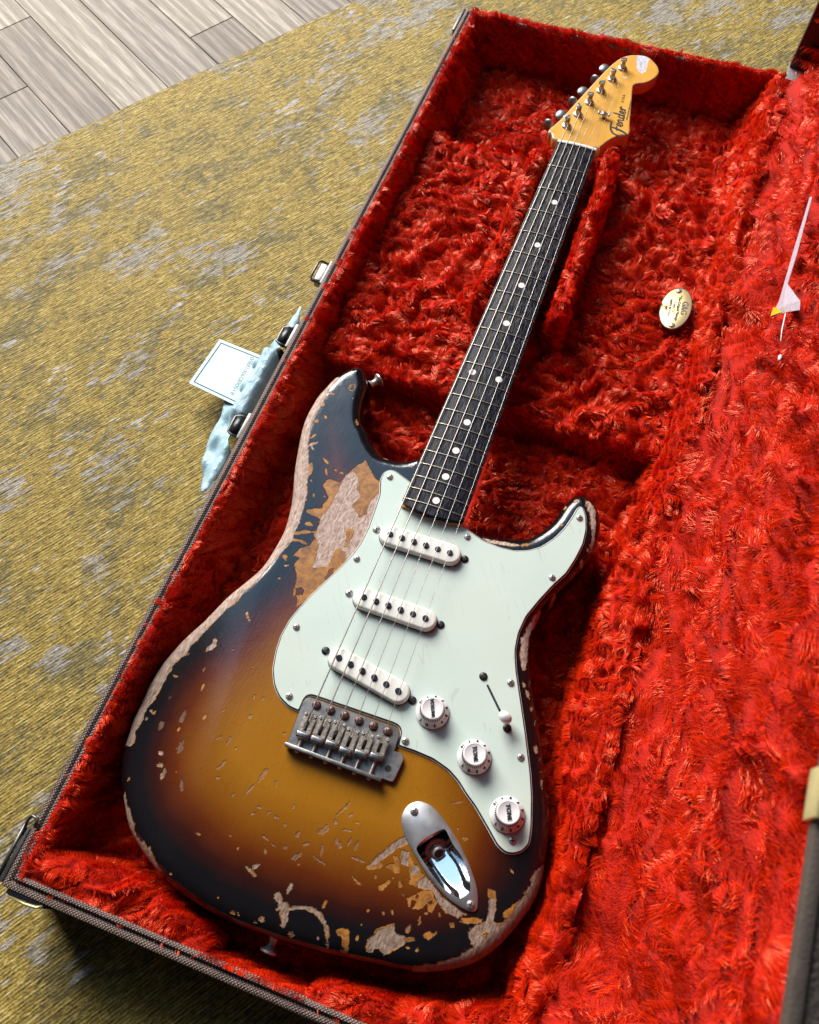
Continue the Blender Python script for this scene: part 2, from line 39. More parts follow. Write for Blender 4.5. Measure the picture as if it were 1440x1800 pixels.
# ------------------------------------------------------------------ helpers
WM = {}
def s2l(h):
    h = h.lstrip('#'); c = [int(h[i:i+2], 16)/255 for i in (0, 2, 4)]
    return tuple(x/12.92 if x <= .04045 else ((x+.055)/1.055)**2.4 for x in c)+(1,)
def link(o, parent=None, M=None):
    COL.objects.link(o)
    M = M if M is not None else Matrix.Identity(4)
    WM[o] = M
    if parent is not None:
        o.parent = parent; o.matrix_parent_inverse = WM[parent].inverted()
    o.matrix_basis = M if parent is None else M
    return o
def empty(name, loc, label=None, cat=None, group=None, parent=None):
    o = bpy.data.objects.new(name, None); o.empty_display_size = .02
    link(o, parent, Matrix.Translation(loc)); tag(o, label, cat, group); return o
def tag(o, label=None, cat=None, group=None, kind=None):
    if label: o['label'] = label
    if cat: o['category'] = cat
    if group: o['group'] = group
    if kind: o['kind'] = kind
    return o
def mesh(name, v, f, smooth=True):
    me = bpy.data.meshes.new(name)
    me.from_pydata([tuple(map(float, p)) for p in v], [], [tuple(map(int, q)) for q in f]); me.validate(); me.update()
    if smooth: me.polygons.foreach_set('use_smooth', [True]*len(me.polygons))
    return me
def mk(name, v, f, mat, parent=None, smooth=True, M=None, midx=None, autosmooth=None):
    me = mesh(name, v, f, smooth)
    for m in (mat if isinstance(mat, (list, tuple)) else [mat]): me.materials.append(m)
    if midx is not None: me.polygons.foreach_set('material_index', midx)
    if autosmooth: me.set_sharp_from_angle(angle=math.radians(autosmooth))
    return link(bpy.data.objects.new(name, me), parent, M)
def inst(name, me, parent, M): return link(bpy.data.objects.new(name, me), parent, M)
def np_mesh(name, V, F, mat, parent=None, smooth=True, M=None):   # uniform-size faces, numpy
    me = bpy.data.meshes.new(name); V = np.asarray(V, np.float32); F = np.asarray(F, np.int32); k = F.shape[1]
    me.vertices.add(len(V)); me.vertices.foreach_set('co', V.ravel())
    me.loops.add(F.size); me.loops.foreach_set('vertex_index', F.ravel())
    me.polygons.add(len(F)); me.polygons.foreach_set('loop_start', np.arange(0, F.size, k, dtype=np.int32))
    me.polygons.foreach_set('loop_total', np.full(len(F), k, np.int32))
    me.polygons.foreach_set('use_smooth', np.full(len(F), smooth))
    me.update(calc_edges=True)
    for m in (mat if isinstance(mat, (list, tuple)) else [mat]): me.materials.append(m)
    return link(bpy.data.objects.new(name, me), parent, M)
def box(x0, x1, y0, y1, z0, z1):
    v = [(x, y, z) for z in (z0, z1) for y in (y0, y1) for x in (x0, x1)]
    return v, [(0, 2, 3, 1), (4, 5, 7, 6), (0, 1, 5, 4), (2, 6, 7, 3), (0, 4, 6, 2), (1, 3, 7, 5)]
def bbox(x0, x1, y0, y1, z0, z1, b=.0005, seg=2):      # bevelled box
    bm = bmesh.new(); v, f = box(x0, x1, y0, y1, z0, z1)
    vs = [bm.verts.new(p) for p in v]
    for q in f: bm.faces.new([vs[i] for i in q])
    bmesh.ops.bevel(bm, geom=bm.edges[:], offset=b, segments=seg, affect='EDGES', profile=.6)
    bm.verts.index_update(); out = [tuple(p.co) for p in bm.verts], [tuple(p.index for p in q.verts) for q in bm.faces]
    bm.free(); return out
def join(*parts):
    V, F = [], []
    for v, f in parts:
        n = len(V); V += [tuple(p) for p in v]; F += [tuple(i+n for i in q) for q in f]
    return V, F
def xf(vf, M): return [tuple(M @ Vector(p)) for p in vf[0]], vf[1]
def lathe(prof, n=24, cap=True):                        # profile (r, z)
    V, F = [], []
    for r, z in prof:
        for i in range(n): a = 2*PI*i/n; V.append((r*math.cos(a), r*math.sin(a), z))
    for j in range(len(prof)-1):
        for i in range(n): F.append((j*n+i, j*n+(i+1) % n, (j+1)*n+(i+1) % n, (j+1)*n+i))
    if cap:
        F.append(tuple(range((len(prof)-1)*n, len(prof)*n))); F.append(tuple(range(n-1, -1, -1)))
    return V, F
def tube(path, rad, n=8, closed=False):
    P = [Vector(p) for p in path]; m = len(P); V, F = [], []
    rads = rad if isinstance(rad, (list, tuple)) else [rad]*m
    up = None
    for i, p in enumerate(P):
        a = P[(i-1) % m] if (closed or i > 0) else p; b = P[(i+1) % m] if (closed or i < m-1) else p
        t = (b-a).normalized()
        if up is None: up = t.orthogonal().normalized()
        up = (up-t*up.dot(t)).normalized(); s = t.cross(up)
        for k in range(n): c = 2*PI*k/n; V.append(tuple(p+(up*math.cos(c)+s*math.sin(c))*rads[i]))
    for i in range(m if closed else m-1):
        for k in range(n): F.append((i*n+k, i*n+(k+1) % n, ((i+1) % m)*n+(k+1) % n, ((i+1) % m)*n+k))
    if not closed: F.append(tuple(range(n-1, -1, -1))); F.append(tuple(range((m-1)*n, m*n)))
    return V, F
def spline(P, step, closed=True):                       # catmull-rom, resampled
    P = np.asarray(P, float); n = len(P); out = []
    for i in range(n if closed else n-1):
        p0, p1, p2, p3 = (P[(i+k) % n] if closed else P[min(max(i+k, 0), n-1)] for k in (-1, 0, 1, 2))
        t = np.linspace(0, 1, 12, endpoint=False)[:, None]
        out.append(.5*((2*p1)+(-p0+p2)*t+(2*p0-5*p1+4*p2-p3)*t**2+(-p0+3*p1-3*p2+p3)*t**3))
    out = np.concatenate(out)
    if not closed: out = np.vstack([out, P[-1]])
    Q = np.vstack([out, out[:1]]) if closed else out
    L = np.r_[0, np.cumsum(np.linalg.norm(np.diff(Q, axis=0), axis=1))]
    k = max(8, int(L[-1]/step)); s = np.linspace(0, L[-1], k, endpoint=not closed)
    return np.c_[np.interp(s, L, Q[:, 0]), np.interp(s, L, Q[:, 1])]
def smooth_closed(P, it):
    for _ in range(it): P = .5*P+.25*(np.roll(P, 1, 0)+np.roll(P, -1, 0))
    return P
def area2(P): return .5*np.sum(P[:, 0]*np.roll(P[:, 1], -1)-np.roll(P[:, 0], -1)*P[:, 1])
def ccw(P): return P if area2(P) > 0 else P[::-1]
def inset(P, d):                                        # CCW polygon moved inward by d
    t = np.roll(P, -1, 0)-np.roll(P, 1, 0); t /= np.maximum(np.linalg.norm(t, axis=1), 1e-12)[:, None]
    return P+np.c_[-t[:, 1], t[:, 0]]*d
def sdpoly(px, py, P):                                  # signed distance, positive inside
    P = np.asarray(P, float); best = np.full(len(px), 1e18); ins = np.zeros(len(px), bool)
    A = P; B = np.roll(P, -1, 0)
    for a, b in zip(A, B):
        e = b-a; L = max(e@e, 1e-18)
        t = np.clip(((px-a[0])*e[0]+(py-a[1])*e[1])/L, 0, 1)
        dx = px-a[0]-t*e[0]; dy = py-a[1]-t*e[1]; best = np.minimum(best, dx*dx+dy*dy)
        if a[1] != b[1]:
            c = ((a[1] > py) != (b[1] > py)) & (px < e[0]*(py-a[1])/e[1]+a[0]); ins ^= c
    d = np.sqrt(best); return np.where(ins, d, -d)
def stacked(rings, zs, cap_top=True, cap_bot=True):     # list of rings with the same count
    V, F = [], []; n = len(rings[0])
    for r, z in zip(rings, zs):
        zz = z if np.ndim(z) else [z]*n
        V += [(p[0], p[1], q) for p, q in zip(r, zz)]
    for j in range(len(rings)-1):
        for i in range(n): F.append((j*n+i, j*n+(i+1) % n, (j+1)*n+(i+1) % n, (j+1)*n+i))
    if cap_top: F.append(tuple(range((len(rings)-1)*n, len(rings)*n)))
    if cap_bot: F.append(tuple(range(n-1, -1, -1)))
    return V, F
def _hash(ix, iy, s):
    h = (ix.astype(np.int64)*374761393+iy.astype(np.int64)*668265263+s*974634533) & 0xffffffff
    h = ((h ^ (h >> 13))*1274126177) & 0xffffffff
    return ((h ^ (h >> 16)) & 0xffff)/65535.
def vn(x, y, s=0):                                      # value noise 0..1
    ix = np.floor(x); iy = np.floor(y); fx = x-ix; fy = y-iy
    fx = fx*fx*fx*(fx*(fx*6-15)+10); fy = fy*fy*fy*(fy*(fy*6-15)+10)
    a = _hash(ix, iy, s); b = _hash(ix+1, iy, s); c = _hash(ix, iy+1, s); d = _hash(ix+1, iy+1, s)
    return (a*(1-fx)+b*fx)*(1-fy)+(c*(1-fx)+d*fx)*fy
def S(a, b, t):
    t = np.clip((t-a)/(b-a), 0, 1); return t*t*(3-2*t)
def text(name, body, size, M, mat, parent, extrude=.00008, align='CENTER', spacing=1.0, bold=0):
    c = bpy.data.curves.new(name, 'FONT'); c.body = body; c.size = size; c.align_x = align; c.align_y = 'CENTER'
    c.extrude = extrude; c.space_character = spacing; c.resolution_u = 3; c.offset = bold
    t = bpy.data.objects.new(name+'_outline', c); me = bpy.data.meshes.new_from_object(t); me.name = name
    bpy.data.objects.remove(t); bpy.data.curves.remove(c); me.materials.clear(); me.materials.append(mat)
    return link(bpy.data.objects.new(name, me), parent, M)
def frame(o, xa, ya):                                   # matrix with given x axis and (approx) y axis
    x = Vector(xa).normalized(); z = x.cross(Vector(ya)).normalized(); y = z.cross(x)
    return Matrix(((x[0], y[0], z[0], o[0]), (x[1], y[1], z[1], o[1]), (x[2], y[2], z[2], o[2]), (0, 0, 0, 1)))
def mm(L): return np.array(L, float)/1000

# ------------------------------------------------------------------ materials
class N:
    def __init__(s, name):
        s.m = bpy.data.materials.new(name); s.m.use_nodes = True; s.t = s.m.node_tree; s.b = s.t.nodes['Principled BSDF']
    def n(s, typ, ins=None, **kw):
        o = s.t.nodes.new('ShaderNode'+typ)
        for k, v in kw.items(): setattr(o, k, v)
        for k, v in (ins or {}).items(): s.set(o.inputs[k], v)
        return o
    def set(s, sock, v):
        if isinstance(v, bpy.types.NodeSocket): s.t.links.new(v, sock)
        elif isinstance(v, bpy.types.Node): s.t.links.new(v.outputs[0], sock)
        else:
            if hasattr(sock.default_value, '__len__') and not hasattr(v, '__len__'): v = (v,)*len(sock.default_value)
            elif hasattr(sock.default_value, '__len__') and len(v) == 3 and len(sock.default_value) == 4: v = tuple(v)+(1,)
            sock.default_value = v
    def p(s, **kw):
        for k, v in kw.items(): s.set(s.b.inputs[k.replace('_', ' ')], v)
        return s
    def math(s, op, a, b=None, c=None, clamp=False):
        o = s.n('Math', operation=op, use_clamp=clamp); s.set(o.inputs[0], a)
        if b is not None: s.set(o.inputs[1], b)
        if c is not None: s.set(o.inputs[2], c)
        return o.outputs[0]
    def noise(s, vec, scale, detail=3, rough=.55, dist=0, out=0):
        o = s.n('TexNoise', {'Scale': scale, 'Detail': detail, 'Roughness': rough, 'Distortion': dist})
        if vec is not None: s.set(o.inputs['Vector'], vec)
        return o.outputs[out]
    def vec(s, kind='Object', scale=(1, 1, 1), rot=(0, 0, 0), loc=(0, 0, 0)):
        tc = s.n('TexCoord'); o = tc.outputs[kind]
        if any(rot): o = s.n('Mapping', {'Vector': o, 'Rotation': rot}).outputs[0]      # turn first, then stretch
        return s.n('Mapping', {'Vector': o, 'Scale': scale, 'Location': loc}).outputs[0]
    def ramp(s, fac, stops, interp='LINEAR'):
        o = s.n('ValToRGB'); o.color_ramp.interpolation = interp; e = o.color_ramp.elements
        while len(e) < len(stops): e.new(.5)
        for q, (p, c) in zip(e, stops): q.position = p; q.color = c if len(c) == 4 else tuple(c)+(1,)
        s.set(o.inputs[0], fac); return o.outputs[0]
    def mix(s, f, a, b, blend='MIX'):
        o = s.n('Mix', data_type='RGBA', blend_type=blend); s.set(o.inputs[0], f); s.set(o.inputs[6], a); s.set(o.inputs[7], b); return o.outputs[2]
    def bump(s, h, strength=1, dist=.001, normal=None):
        o = s.n('Bump', {'Height': h, 'Strength': strength, 'Distance': dist})
        if normal is not None: s.set(o.inputs['Normal'], normal)
        return o.outputs[0]
    def attr(s, name): return s.n('Attribute', attribute_name=name).outputs['Fac']
def simple(name, col, rough=.4, metal=0, bump=None, var=0, spec=.5, coat=0):
    k = N(name); c = s2l(col) if isinstance(col, str) else tuple(col)+(1,) if len(col) == 3 else col
    k.p(Roughness=rough, Metallic=metal, Specular_IOR_Level=spec, Coat_Weight=coat)
    if var:
        nz = k.noise(k.vec(), var[0], 4); k.p(Base_Color=k.mix(nz, tuple(x*(1-var[1]) for x in c[:3])+(1,), tuple(min(1, x*(1+var[1])) for x in c[:3])+(1,)))
        k.p(Roughness=k.math('MULTIPLY_ADD', nz, .25, rough-.12))
    else: k.p(Base_Color=c)
    if bump: k.p(Normal=k.bump(k.noise(k.vec(), bump[0], 3), bump[1], .0006))
    return k.m
M_nickel = simple('aged_nickel', (.46, .44, .43), .40, .75, None, (260, .28))
M_hw = simple('case_hardware', (.13, .125, .12), .38, .8, None, (260, .25))
M_nickdk = simple('tarnished_steel', (.24, .22, .21), .38, 1, None, (300, .4))
M_rust = simple('rusty_screw', (.22, .13, .10), .45, 1, (900, .4), (500, .5))
M_chrome = simple('chrome', (.64, .64, .65), .11, 1)
M_plate = simple('satin_plate', (.40, .39, .39), .42, .85, (1400, .05), (120, .08))
M_black = simple('black_recess', (.006, .006, .007), .6)
M_print = simple('black_print', (.012, .011, .012), .5)
M_blkplast = simple('black_leather', (.012, .012, .014), .35, 0, (700, .3))
M_brass = simple('brass', (.72, .60, .28), .34, .55, None, (200, .15))
M_brassplate = simple('brass_plaque', (.50, .38, .18), .45, .6, (900, .08), (90, .12))
M_dot = simple('clay_dot', (.82, .74, .70), .4, 0, None, (300, .08))
M_nut = simple('bone_nut', (.80, .76, .70), .4, 0, None, (400, .1))
M_cover = simple('pickup_cover', (.80, .785, .72), .30, 0, (60, .25), (220, .10))
M_knob = simple('knob_plastic', (.80, .775, .775), .26, 0, None, (60, .04))
M_tip = simple('switch_tip', (.76, .74, .73), .25)
M_string_w = simple('wound_string', (.36, .33, .30), .36, 1)
M_string_p = simple('plain_string', (.38, .37, .35), .30, 1)
M_fret = simple('fret_wire', (.46, .40, .31), .35, 1)
M_pole = simple('pole_piece', (.035, .035, .042), .35, .6)

# pickguard
k = N('pickguard_mint'); nz = k.noise(k.vec(), 22, 4); sp = k.noise(k.vec(), 900, 2)
c = k.mix(nz, (.53, .635, .57), (.60, .68, .61)); c = k.mix(k.ramp(sp, [(.70, (0, 0, 0, 1)), (.76, (1, 1, 1, 1))]), c, (.42, .47, .42))
sc_ = k.noise(k.vec(scale=(60, 900, 1), rot=(0, 0, .7)), 1, 3)
sv = k.n('TexVoronoi', {'Vector': k.vec(scale=(9, 120, 1), rot=(0, 0, 1.0)), 'Scale': 1.}, feature='DISTANCE_TO_EDGE'); sm = k.math('MULTIPLY', k.math('LESS_THAN', sv.outputs['Distance'], .022), k.math('GREATER_THAN', k.noise(k.vec(), 34, 3), .56))
c = k.mix(k.math('MULTIPLY', sm, .22), c, (.30, .32, .29)); yl = k.noise(k.vec(), 9, 3); c = k.mix(k.math('MULTIPLY', k.ramp(yl, [(.45, (0, 0, 0, 1)), (.7, (1, 1, 1, 1))]), .35), c, (.60, .60, .47))
k.p(Base_Color=c, Roughness=k.math('MULTIPLY_ADD', nz, .2, .26), Normal=k.bump(k.math('ADD', k.math('MULTIPLY', sm, -1.5), k.math('ADD', k.noise(k.vec(), 700, 2), k.math('MULTIPLY', sc_, .6))), .08, .0006)); M_guard = k.m
M_guardblk = simple('guard_black_ply', (.01, .011, .014), .4)
M_guardwht = simple('guard_white_ply', (.70, .68, .66), .4)

# rosewood board
k = N('rosewood'); g = k.noise(k.vec(scale=(900, 40, 200)), 1, 5, .65); g2 = k.noise(k.vec(scale=(140, 9, 30)), 1, 3)
pores = k.ramp(k.noise(k.vec(scale=(1600, 90, 300)), 1, 2), [(.36, (0, 0, 0, 1)), (.46, (1, 1, 1, 1))])
c = k.mix(g2, (.004, .004, .010), (.011, .008, .018)); c = k.mix(k.math('MULTIPLY', pores, .75), (.006, .005, .006), c)  # blue cast is the sky's reflection painted into the wood colour
k.p(Base_Color=c, Roughness=k.math('MULTIPLY_ADD', g, .25, .16), Specular_IOR_Level=.15, Normal=k.bump(k.math('ADD', g, pores), .25, .0007)); M_rose = k.m

# tinted maple neck
k = N('tinted_maple'); tcs = k.vec(scale=(120, 14, 60)); g = k.noise(tcs, 1, 5, .6, .6); fl = k.noise(k.vec(scale=(30, 60, 30)), 1, 3)
c = k.mix(g, s2l('c08026'), s2l('e2aa4a')); c = k.mix(k.math('MULTIPLY', fl, .45), c, s2l('ecbf6c'))
wr = k.attr('wear'); wm = k.math('MULTIPLY_ADD', k.math('ADD', wr, k.math('MULTIPLY_ADD', k.noise(k.vec(), 500, 3), 2.4, -1.2)), 1.6, .5, clamp=True)
gw = k.noise(k.vec(scale=(1500, 160, 200)), 1, 4, .7)
c = k.mix(wm, c, k.ramp(gw, [(.35, s2l('8d8794')), (.55, s2l('cfccd6')), (.75, s2l('efedf2'))]))
k.p(Base_Color=c, Roughness=k.math('MULTIPLY_ADD', wm, .3, .26), Coat_Weight=.35, Coat_Roughness=.15, Normal=k.bump(k.math('MULTIPLY_ADD', wm, -1.2, k.math('MULTIPLY', gw, .5)), .25, .0006)); M_maple = k.m

# sunburst body: finish, amber undercoat and bare wood come from traced wear distances (mm) stored on the mesh
k = N('relic_sunburst')
ed, wo, am = k.attr('edge'), k.attr('wood'), k.attr('amber')
v = k.vec(); n1 = k.noise(v, 250, 5, .68); n2 = k.noise(v, 1100, 3, .6); nb = k.noise(v, 26, 4)
jag = k.math('ADD', k.math('MULTIPLY_ADD', n1, 3.6, -1.85), k.math('MULTIPLY_ADD', n2, 1.3, -.7))
mw = k.math('MULTIPLY_ADD', k.math('ADD', wo, jag), 2.2, .5, clamp=True)
ma = k.math('MULTIPLY_ADD', k.math('ADD', am, k.math('MULTIPLY', jag, .9)), 2.4, .5, clamp=True)
vo = k.n('TexVoronoi', {'Vector': v, 'Scale': 75., 'Randomness': 1.}); vr = k.n('SeparateColor', {0: vo.outputs['Color']})
spot = k.math('MULTIPLY', k.math('LESS_THAN', k.math('ADD', vo.outputs['Distance'], k.math('MULTIPLY_ADD', n2, .12, -.06)), k.math('MULTIPLY_ADD', vr.outputs[0], .16, -.09)), k.math('GREATER_THAN', vr.outputs[1], .45))
fringe = k.math('MULTIPLY_ADD', k.math('ADD', k.math('ADD', wo, k.math('MULTIPLY_ADD', k.noise(v, 140, 3), 5.2, -2.3)), jag), 2.2, .5, clamp=True)
ma = k.math('MAXIMUM', k.math('MAXIMUM', ma, spot), fringe)
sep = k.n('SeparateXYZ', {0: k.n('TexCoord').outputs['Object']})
be = k.math('DIVIDE', k.math('ADD', ed, k.math('MULTIPLY_ADD', nb, 10, -5)), 100)
burst = k.ramp(be, [(.0, (.003, .0033, .0045, 1)), (.20, (.005, .005, .007, 1)), (.31, (.032, .006, .004, 1)), (.45, (.110, .020, .003, 1)), (.62, (.215, .068, .004, 1)), (.92, (.345, .138, .008, 1))])
pg = k.noise(k.vec(scale=(500, 60, 200)), 1, 4, .6)
burst = k.mix(k.math('MULTIPLY', pg, .35), burst, k.mix(.55, burst, (.02, .006, .002)))
gr = k.noise(k.vec(scale=(620, 190, 400), rot=(0, 0, .06)), 1, 5, .72, .5); gr2 = k.noise(k.vec(scale=(150, 16, 80)), 1, 3)
wd = k.ramp(gr, [(.30, s2l('624a40')), (.43, s2l('a08678')), (.56, s2l('c8aea2')), (.72, s2l('e4d3ca'))]); wd = k.mix(k.math('MULTIPLY', gr2, .38), wd, s2l('82675a')); wd = k.mix(k.n('MapRange', {0: sep.outputs[1], 1: .10, 2: -.03, 3: 0., 4: .62}, clamp=True).outputs[0], wd, k.ramp(gr, [(.32, s2l('33261a')), (.50, s2l('66523c')), (.72, s2l('967f63'))]))  # bare wood paler up the body, browner at the lower end: light and shade painted in
ac = k.ramp(k.noise(v, 95, 7, .72, 1.2), [(.28, s2l('4a2c10')), (.44, s2l('84531b')), (.60, s2l('b5792a')), (.78, s2l('7c5226'))])
ac = k.mix(k.math('MULTIPLY', gr, .35), ac, s2l('7a4a1c'))
rim_a = k.math('SUBTRACT', 1, k.math('ABSOLUTE', k.math('MULTIPLY_ADD', ma, 2, -1)))
dn = k.math('MULTIPLY_ADD', k.math('ADD', k.attr('dent'), k.math('MULTIPLY', jag, .8)), 2.2, .5, clamp=True)
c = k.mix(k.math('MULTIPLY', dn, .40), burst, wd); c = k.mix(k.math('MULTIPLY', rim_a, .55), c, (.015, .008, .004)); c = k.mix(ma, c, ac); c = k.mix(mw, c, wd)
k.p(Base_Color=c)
bare = k.math('MAXIMUM', mw, k.math('MULTIPLY', ma, .75))
k.p(Roughness=k.math('ADD', k.math('MULTIPLY_ADD', bare, .42, .12), k.math('MULTIPLY', nb, .10)), Specular_IOR_Level=k.math('MULTIPLY_ADD', bare, -.3, .62))
chk = k.n('TexVoronoi', {'Vector': k.vec(scale=(1, .45, 1), rot=(0, 0, .35)), 'Scale': 48.}, feature='DISTANCE_TO_EDGE')
crack = k.math('MULTIPLY', k.math('LESS_THAN', chk.outputs['Distance'], .011), k.math('GREATER_THAN', k.noise(v, 30, 3), .47))
h = k.math('ADD', k.math('MULTIPLY', ma, -1.0), k.math('ADD', k.math('MULTIPLY', mw, -1.3), k.math('MULTIPLY', dn, -1.2)))
h = k.math('ADD', h, k.math('MULTIPLY', gr, k.math('MULTIPLY_ADD', mw, 1.5, .10)))
h = k.math('ADD', h, k.math('ADD', k.math('MULTIPLY', k.noise(v, 420, 3), .10), k.math('MULTIPLY', pg, .16))); h = k.math('ADD', h, k.math('MULTIPLY', crack, -1.1))
k.p(Normal=k.bump(h, .8, .0006)); M_body = k.m

# red plush
def plush(name, island):
    k = N(name)
    if island:
        r = k.n('NewGeometry').outputs['Random Per Island']
        c = k.ramp(r, [(0, (.62, .0120, .0014, 1)), (.5, (.77, .0260, .0028, 1)), (1, (.90, .046, .0060, 1))])
        k.p(Base_Color=c, Roughness=.30, Specular_IOR_Level=.62, Specular_Tint=(1, .44, .24, 1), Sheen_Weight=.0, Sheen_Roughness=.4, Sheen_Tint=(1, .3, .2, 1))
        tr = k.n('BsdfTranslucent', {'Color': (.75, .014, .006, 1)}); mx = k.n('MixShader', {0: .2, 1: k.b.outputs[0], 2: tr.outputs[0]})
        k.t.links.new(mx.outputs[0], k.t.nodes['Material Output'].inputs[0])
    else:
        nz = k.noise(k.vec(), 160, 4)
        k.p(Base_Color=k.mix(nz, (.34, .005, .0007), (.62, .016, .002)), Roughness=.75, Specular_IOR_Level=.2, Normal=k.bump(k.noise(k.vec(), 700, 3), .8, .002))
    return k.m
M_plush = plush('red_plush_backing', False); M_pile = plush('red_plush_pile', True)

# brown woven case covering
k = N('brown_tolex'); v = k.vec()
w1 = k.n('TexWave', {'Vector': k.vec(rot=(0, 0, .78)), 'Scale': 190., 'Distortion': 2.5, 'Detail': 2.}, bands_direction='X'); w2 = k.n('TexWave', {'Vector': k.vec(rot=(0, 0, -.78)), 'Scale': 190., 'Distortion': 2.5, 'Detail': 2.}, bands_direction='X')
wv = k.math('MULTIPLY', w1.outputs['Fac'], w2.outputs['Fac']); nz = k.noise(v, 60, 3)
c = k.ramp(k.math('MULTIPLY_ADD', nz, .4, k.math('MULTIPLY', wv, .75)), [(.1, (.040, .022, .017, 1)), (.42, (.20, .13, .108, 1)), (.8, (.50, .38, .33, 1))])
k.p(Base_Color=c, Roughness=.55, Normal=k.bump(k.math('ADD', wv, k.math('MULTIPLY', k.noise(v, 900, 2), .4)), .9, .0012)); M_tolex = k.m
k = N('maroon_tolex'); c = k.mix(k.noise(k.vec(), 400, 3), (.018, .004, .004), (.055, .016, .014))
k.p(Base_Color=c, Roughness=.5, Normal=k.bump(k.noise(k.vec(), 700, 3), .7, .001)); M_maroon = k.m
k = N('dark_brown_tolex'); c = k.mix(k.noise(k.vec(), 300, 4), (.022, .016, .012), (.062, .047, .038))
k.p(Base_Color=c, Roughness=.55, Normal=k.bump(k.noise(k.vec(), 800, 3), .8, .001)); M_dkbrown = k.m

# rug : distressed mustard and lilac grey weave
RA = math.radians(56.4)
k = N('mustard_rug'); rv = (0, 0, -RA)
yarn = k.noise(k.vec(rot=rv, scale=(55, 430, 1)), 1, 3, .66); yarn2 = k.noise(k.vec(rot=rv, scale=(170, 420, 1)), 1, 3, .6)
grain = k.noise(k.vec(rot=rv, scale=(420, 520, 1)), 1, 2, .6)
big = k.noise(k.vec(rot=rv, scale=(6, 10, 1)), 1, 4, .6, .3); big2 = k.noise(k.vec(rot=rv, scale=(13, 22, 1), loc=(3, 7, 0)), 1, 4, .6, .2)
blk = k.noise(k.vec(rot=rv, scale=(45, 170, 1)), 1, 3, .55); fine = k.noise(k.vec(rot=rv, scale=(90, 300, 1), loc=(4, 1, 0)), 1, 2, .5)
wav = k.n('TexWave', {'Vector': k.vec(rot=rv, scale=(.12, 1, 1)), 'Scale': 120., 'Distortion': 1.6, 'Detail': 2., 'Detail Scale': 60.}, bands_direction='Y').outputs['Fac']
yy = k.math('ADD', k.math('MULTIPLY_ADD', wav, .08, -.04), k.math('ADD', k.math('MULTIPLY', yarn, .45), k.math('ADD', k.math('MULTIPLY', yarn2, .30), k.math('MULTIPLY', grain, .25))))
mus = k.ramp(yy, [(.36, s2l('3a300d')), (.45, s2l('75611f')), (.51, s2l('967d34')), (.57, s2l('b39a4c')), (.66, s2l('d0c18c'))])
olv = k.ramp(yy, [(.36, s2l('2a2410')), (.48, s2l('574e2b')), (.58, s2l('7b7044')), (.70, s2l('a39872'))])
gry = k.ramp(yy, [(.36, s2l('48423a')), (.46, s2l('827a70')), (.55, s2l('a39c93')), (.68, s2l('cdc7c0'))])
f1 = k.math('ADD', k.math('MULTIPLY', big, .75), k.math('ADD', k.math('MULTIPLY', big2, .40), k.math('MULTIPLY_ADD', blk, .55, -.27)))
gm = k.ramp(f1, [(.64, (0, 0, 0, 1)), (.68, (.8, .8, .8, 1))])
br = k.ramp(k.math('ADD', k.math('MULTIPLY', big2, .75), k.math('MULTIPLY_ADD', fine, .5, -.12)), [(.50, (0, 0, 0, 1)), (.60, (.8, .8, .8, 1))])
c = k.mix(br, mus, olv); c = k.mix(gm, c, gry)
wht = k.ramp(k.math('ADD', k.noise(k.vec(rot=rv, scale=(12, 24, 1), loc=(1, 2, 0)), 1, 4, .6), k.math('MULTIPLY_ADD', blk, .5, -.25)), [(.66, (0, 0, 0, 1)), (.71, (.85, .85, .85, 1))])
c = k.mix(wht, c, k.ramp(yy, [(.38, s2l('6f6862')), (.48, s2l('96918d')), (.60, s2l('cfcac6'))]))
k.p(Base_Color=c, Roughness=.8, Sheen_Weight=.05, Normal=k.bump(yy, .9, .0028)); M_rug = k.m

# pale oak planks
def plank_mat(name, c0, c1, seed):
    k = N(name); pr = (0, 0, math.radians(31.3))
    g = k.noise(k.vec(rot=pr, scale=(5, 60, 1), loc=(seed*3.1, seed*1.7, 0)), 1, 7, .68, 1.6); g2 = k.noise(k.vec(rot=pr, scale=(22, 420, 1), loc=(seed, 0, 0)), 1, 4, .6)
    w = k.n('TexWave', {'Vector': k.vec(rot=pr, scale=(1.5, 22, 1), loc=(seed, seed*.6, 0)), 'Scale': 1., 'Distortion': 9., 'Detail': 4., 'Detail Scale': 1.6}, bands_direction='Y')
    bl = k.noise(k.vec(rot=pr, scale=(4, 9, 1), loc=(seed*2, 1, 0)), 1, 3)
    f = k.math('ADD', k.math('MULTIPLY', g, .5), k.math('ADD', k.math('MULTIPLY', w.outputs['Fac'], .22), k.math('MULTIPLY', bl, .25)))
    c = k.ramp(f, [(.28, tuple(x*.62 for x in c0[:3])+(1,)), (.48, c0), (.72, c1)])
    c = k.mix(k.math('MULTIPLY', k.ramp(g2, [(.40, (1, 1, 1, 1)), (.54, (0, 0, 0, 1))]), .55), c, tuple(x*.45 for x in c0[:3])+(1,))
    k.p(Base_Color=c, Roughness=k.math('MULTIPLY_ADD', g, .2, .45), Specular_IOR_Level=.12, Normal=k.bump(k.math('ADD', f, g2), .35, .0008)); return k.m
PLK = [plank_mat('oak_plank_a', s2l('857a70'), s2l('b2a89d'), 1), plank_mat('oak_plank_b', s2l('92877a'), s2l('beb4a6'), 2.3), plank_mat('oak_plank_c', s2l('7d7167'), s2l('a3978c'), 4.1)]
M_gap = simple('plank_gap', (.02, .015, .012), .8)
M_card = simple('card', (.29, .455, .50), .45, 0, None, (30, .05)); M_cardline = simple('card_print', (.03, .05, .07), .5)
k = N('blue_film'); nz = k.noise(k.vec(), 90, 4, .6, 1.2)
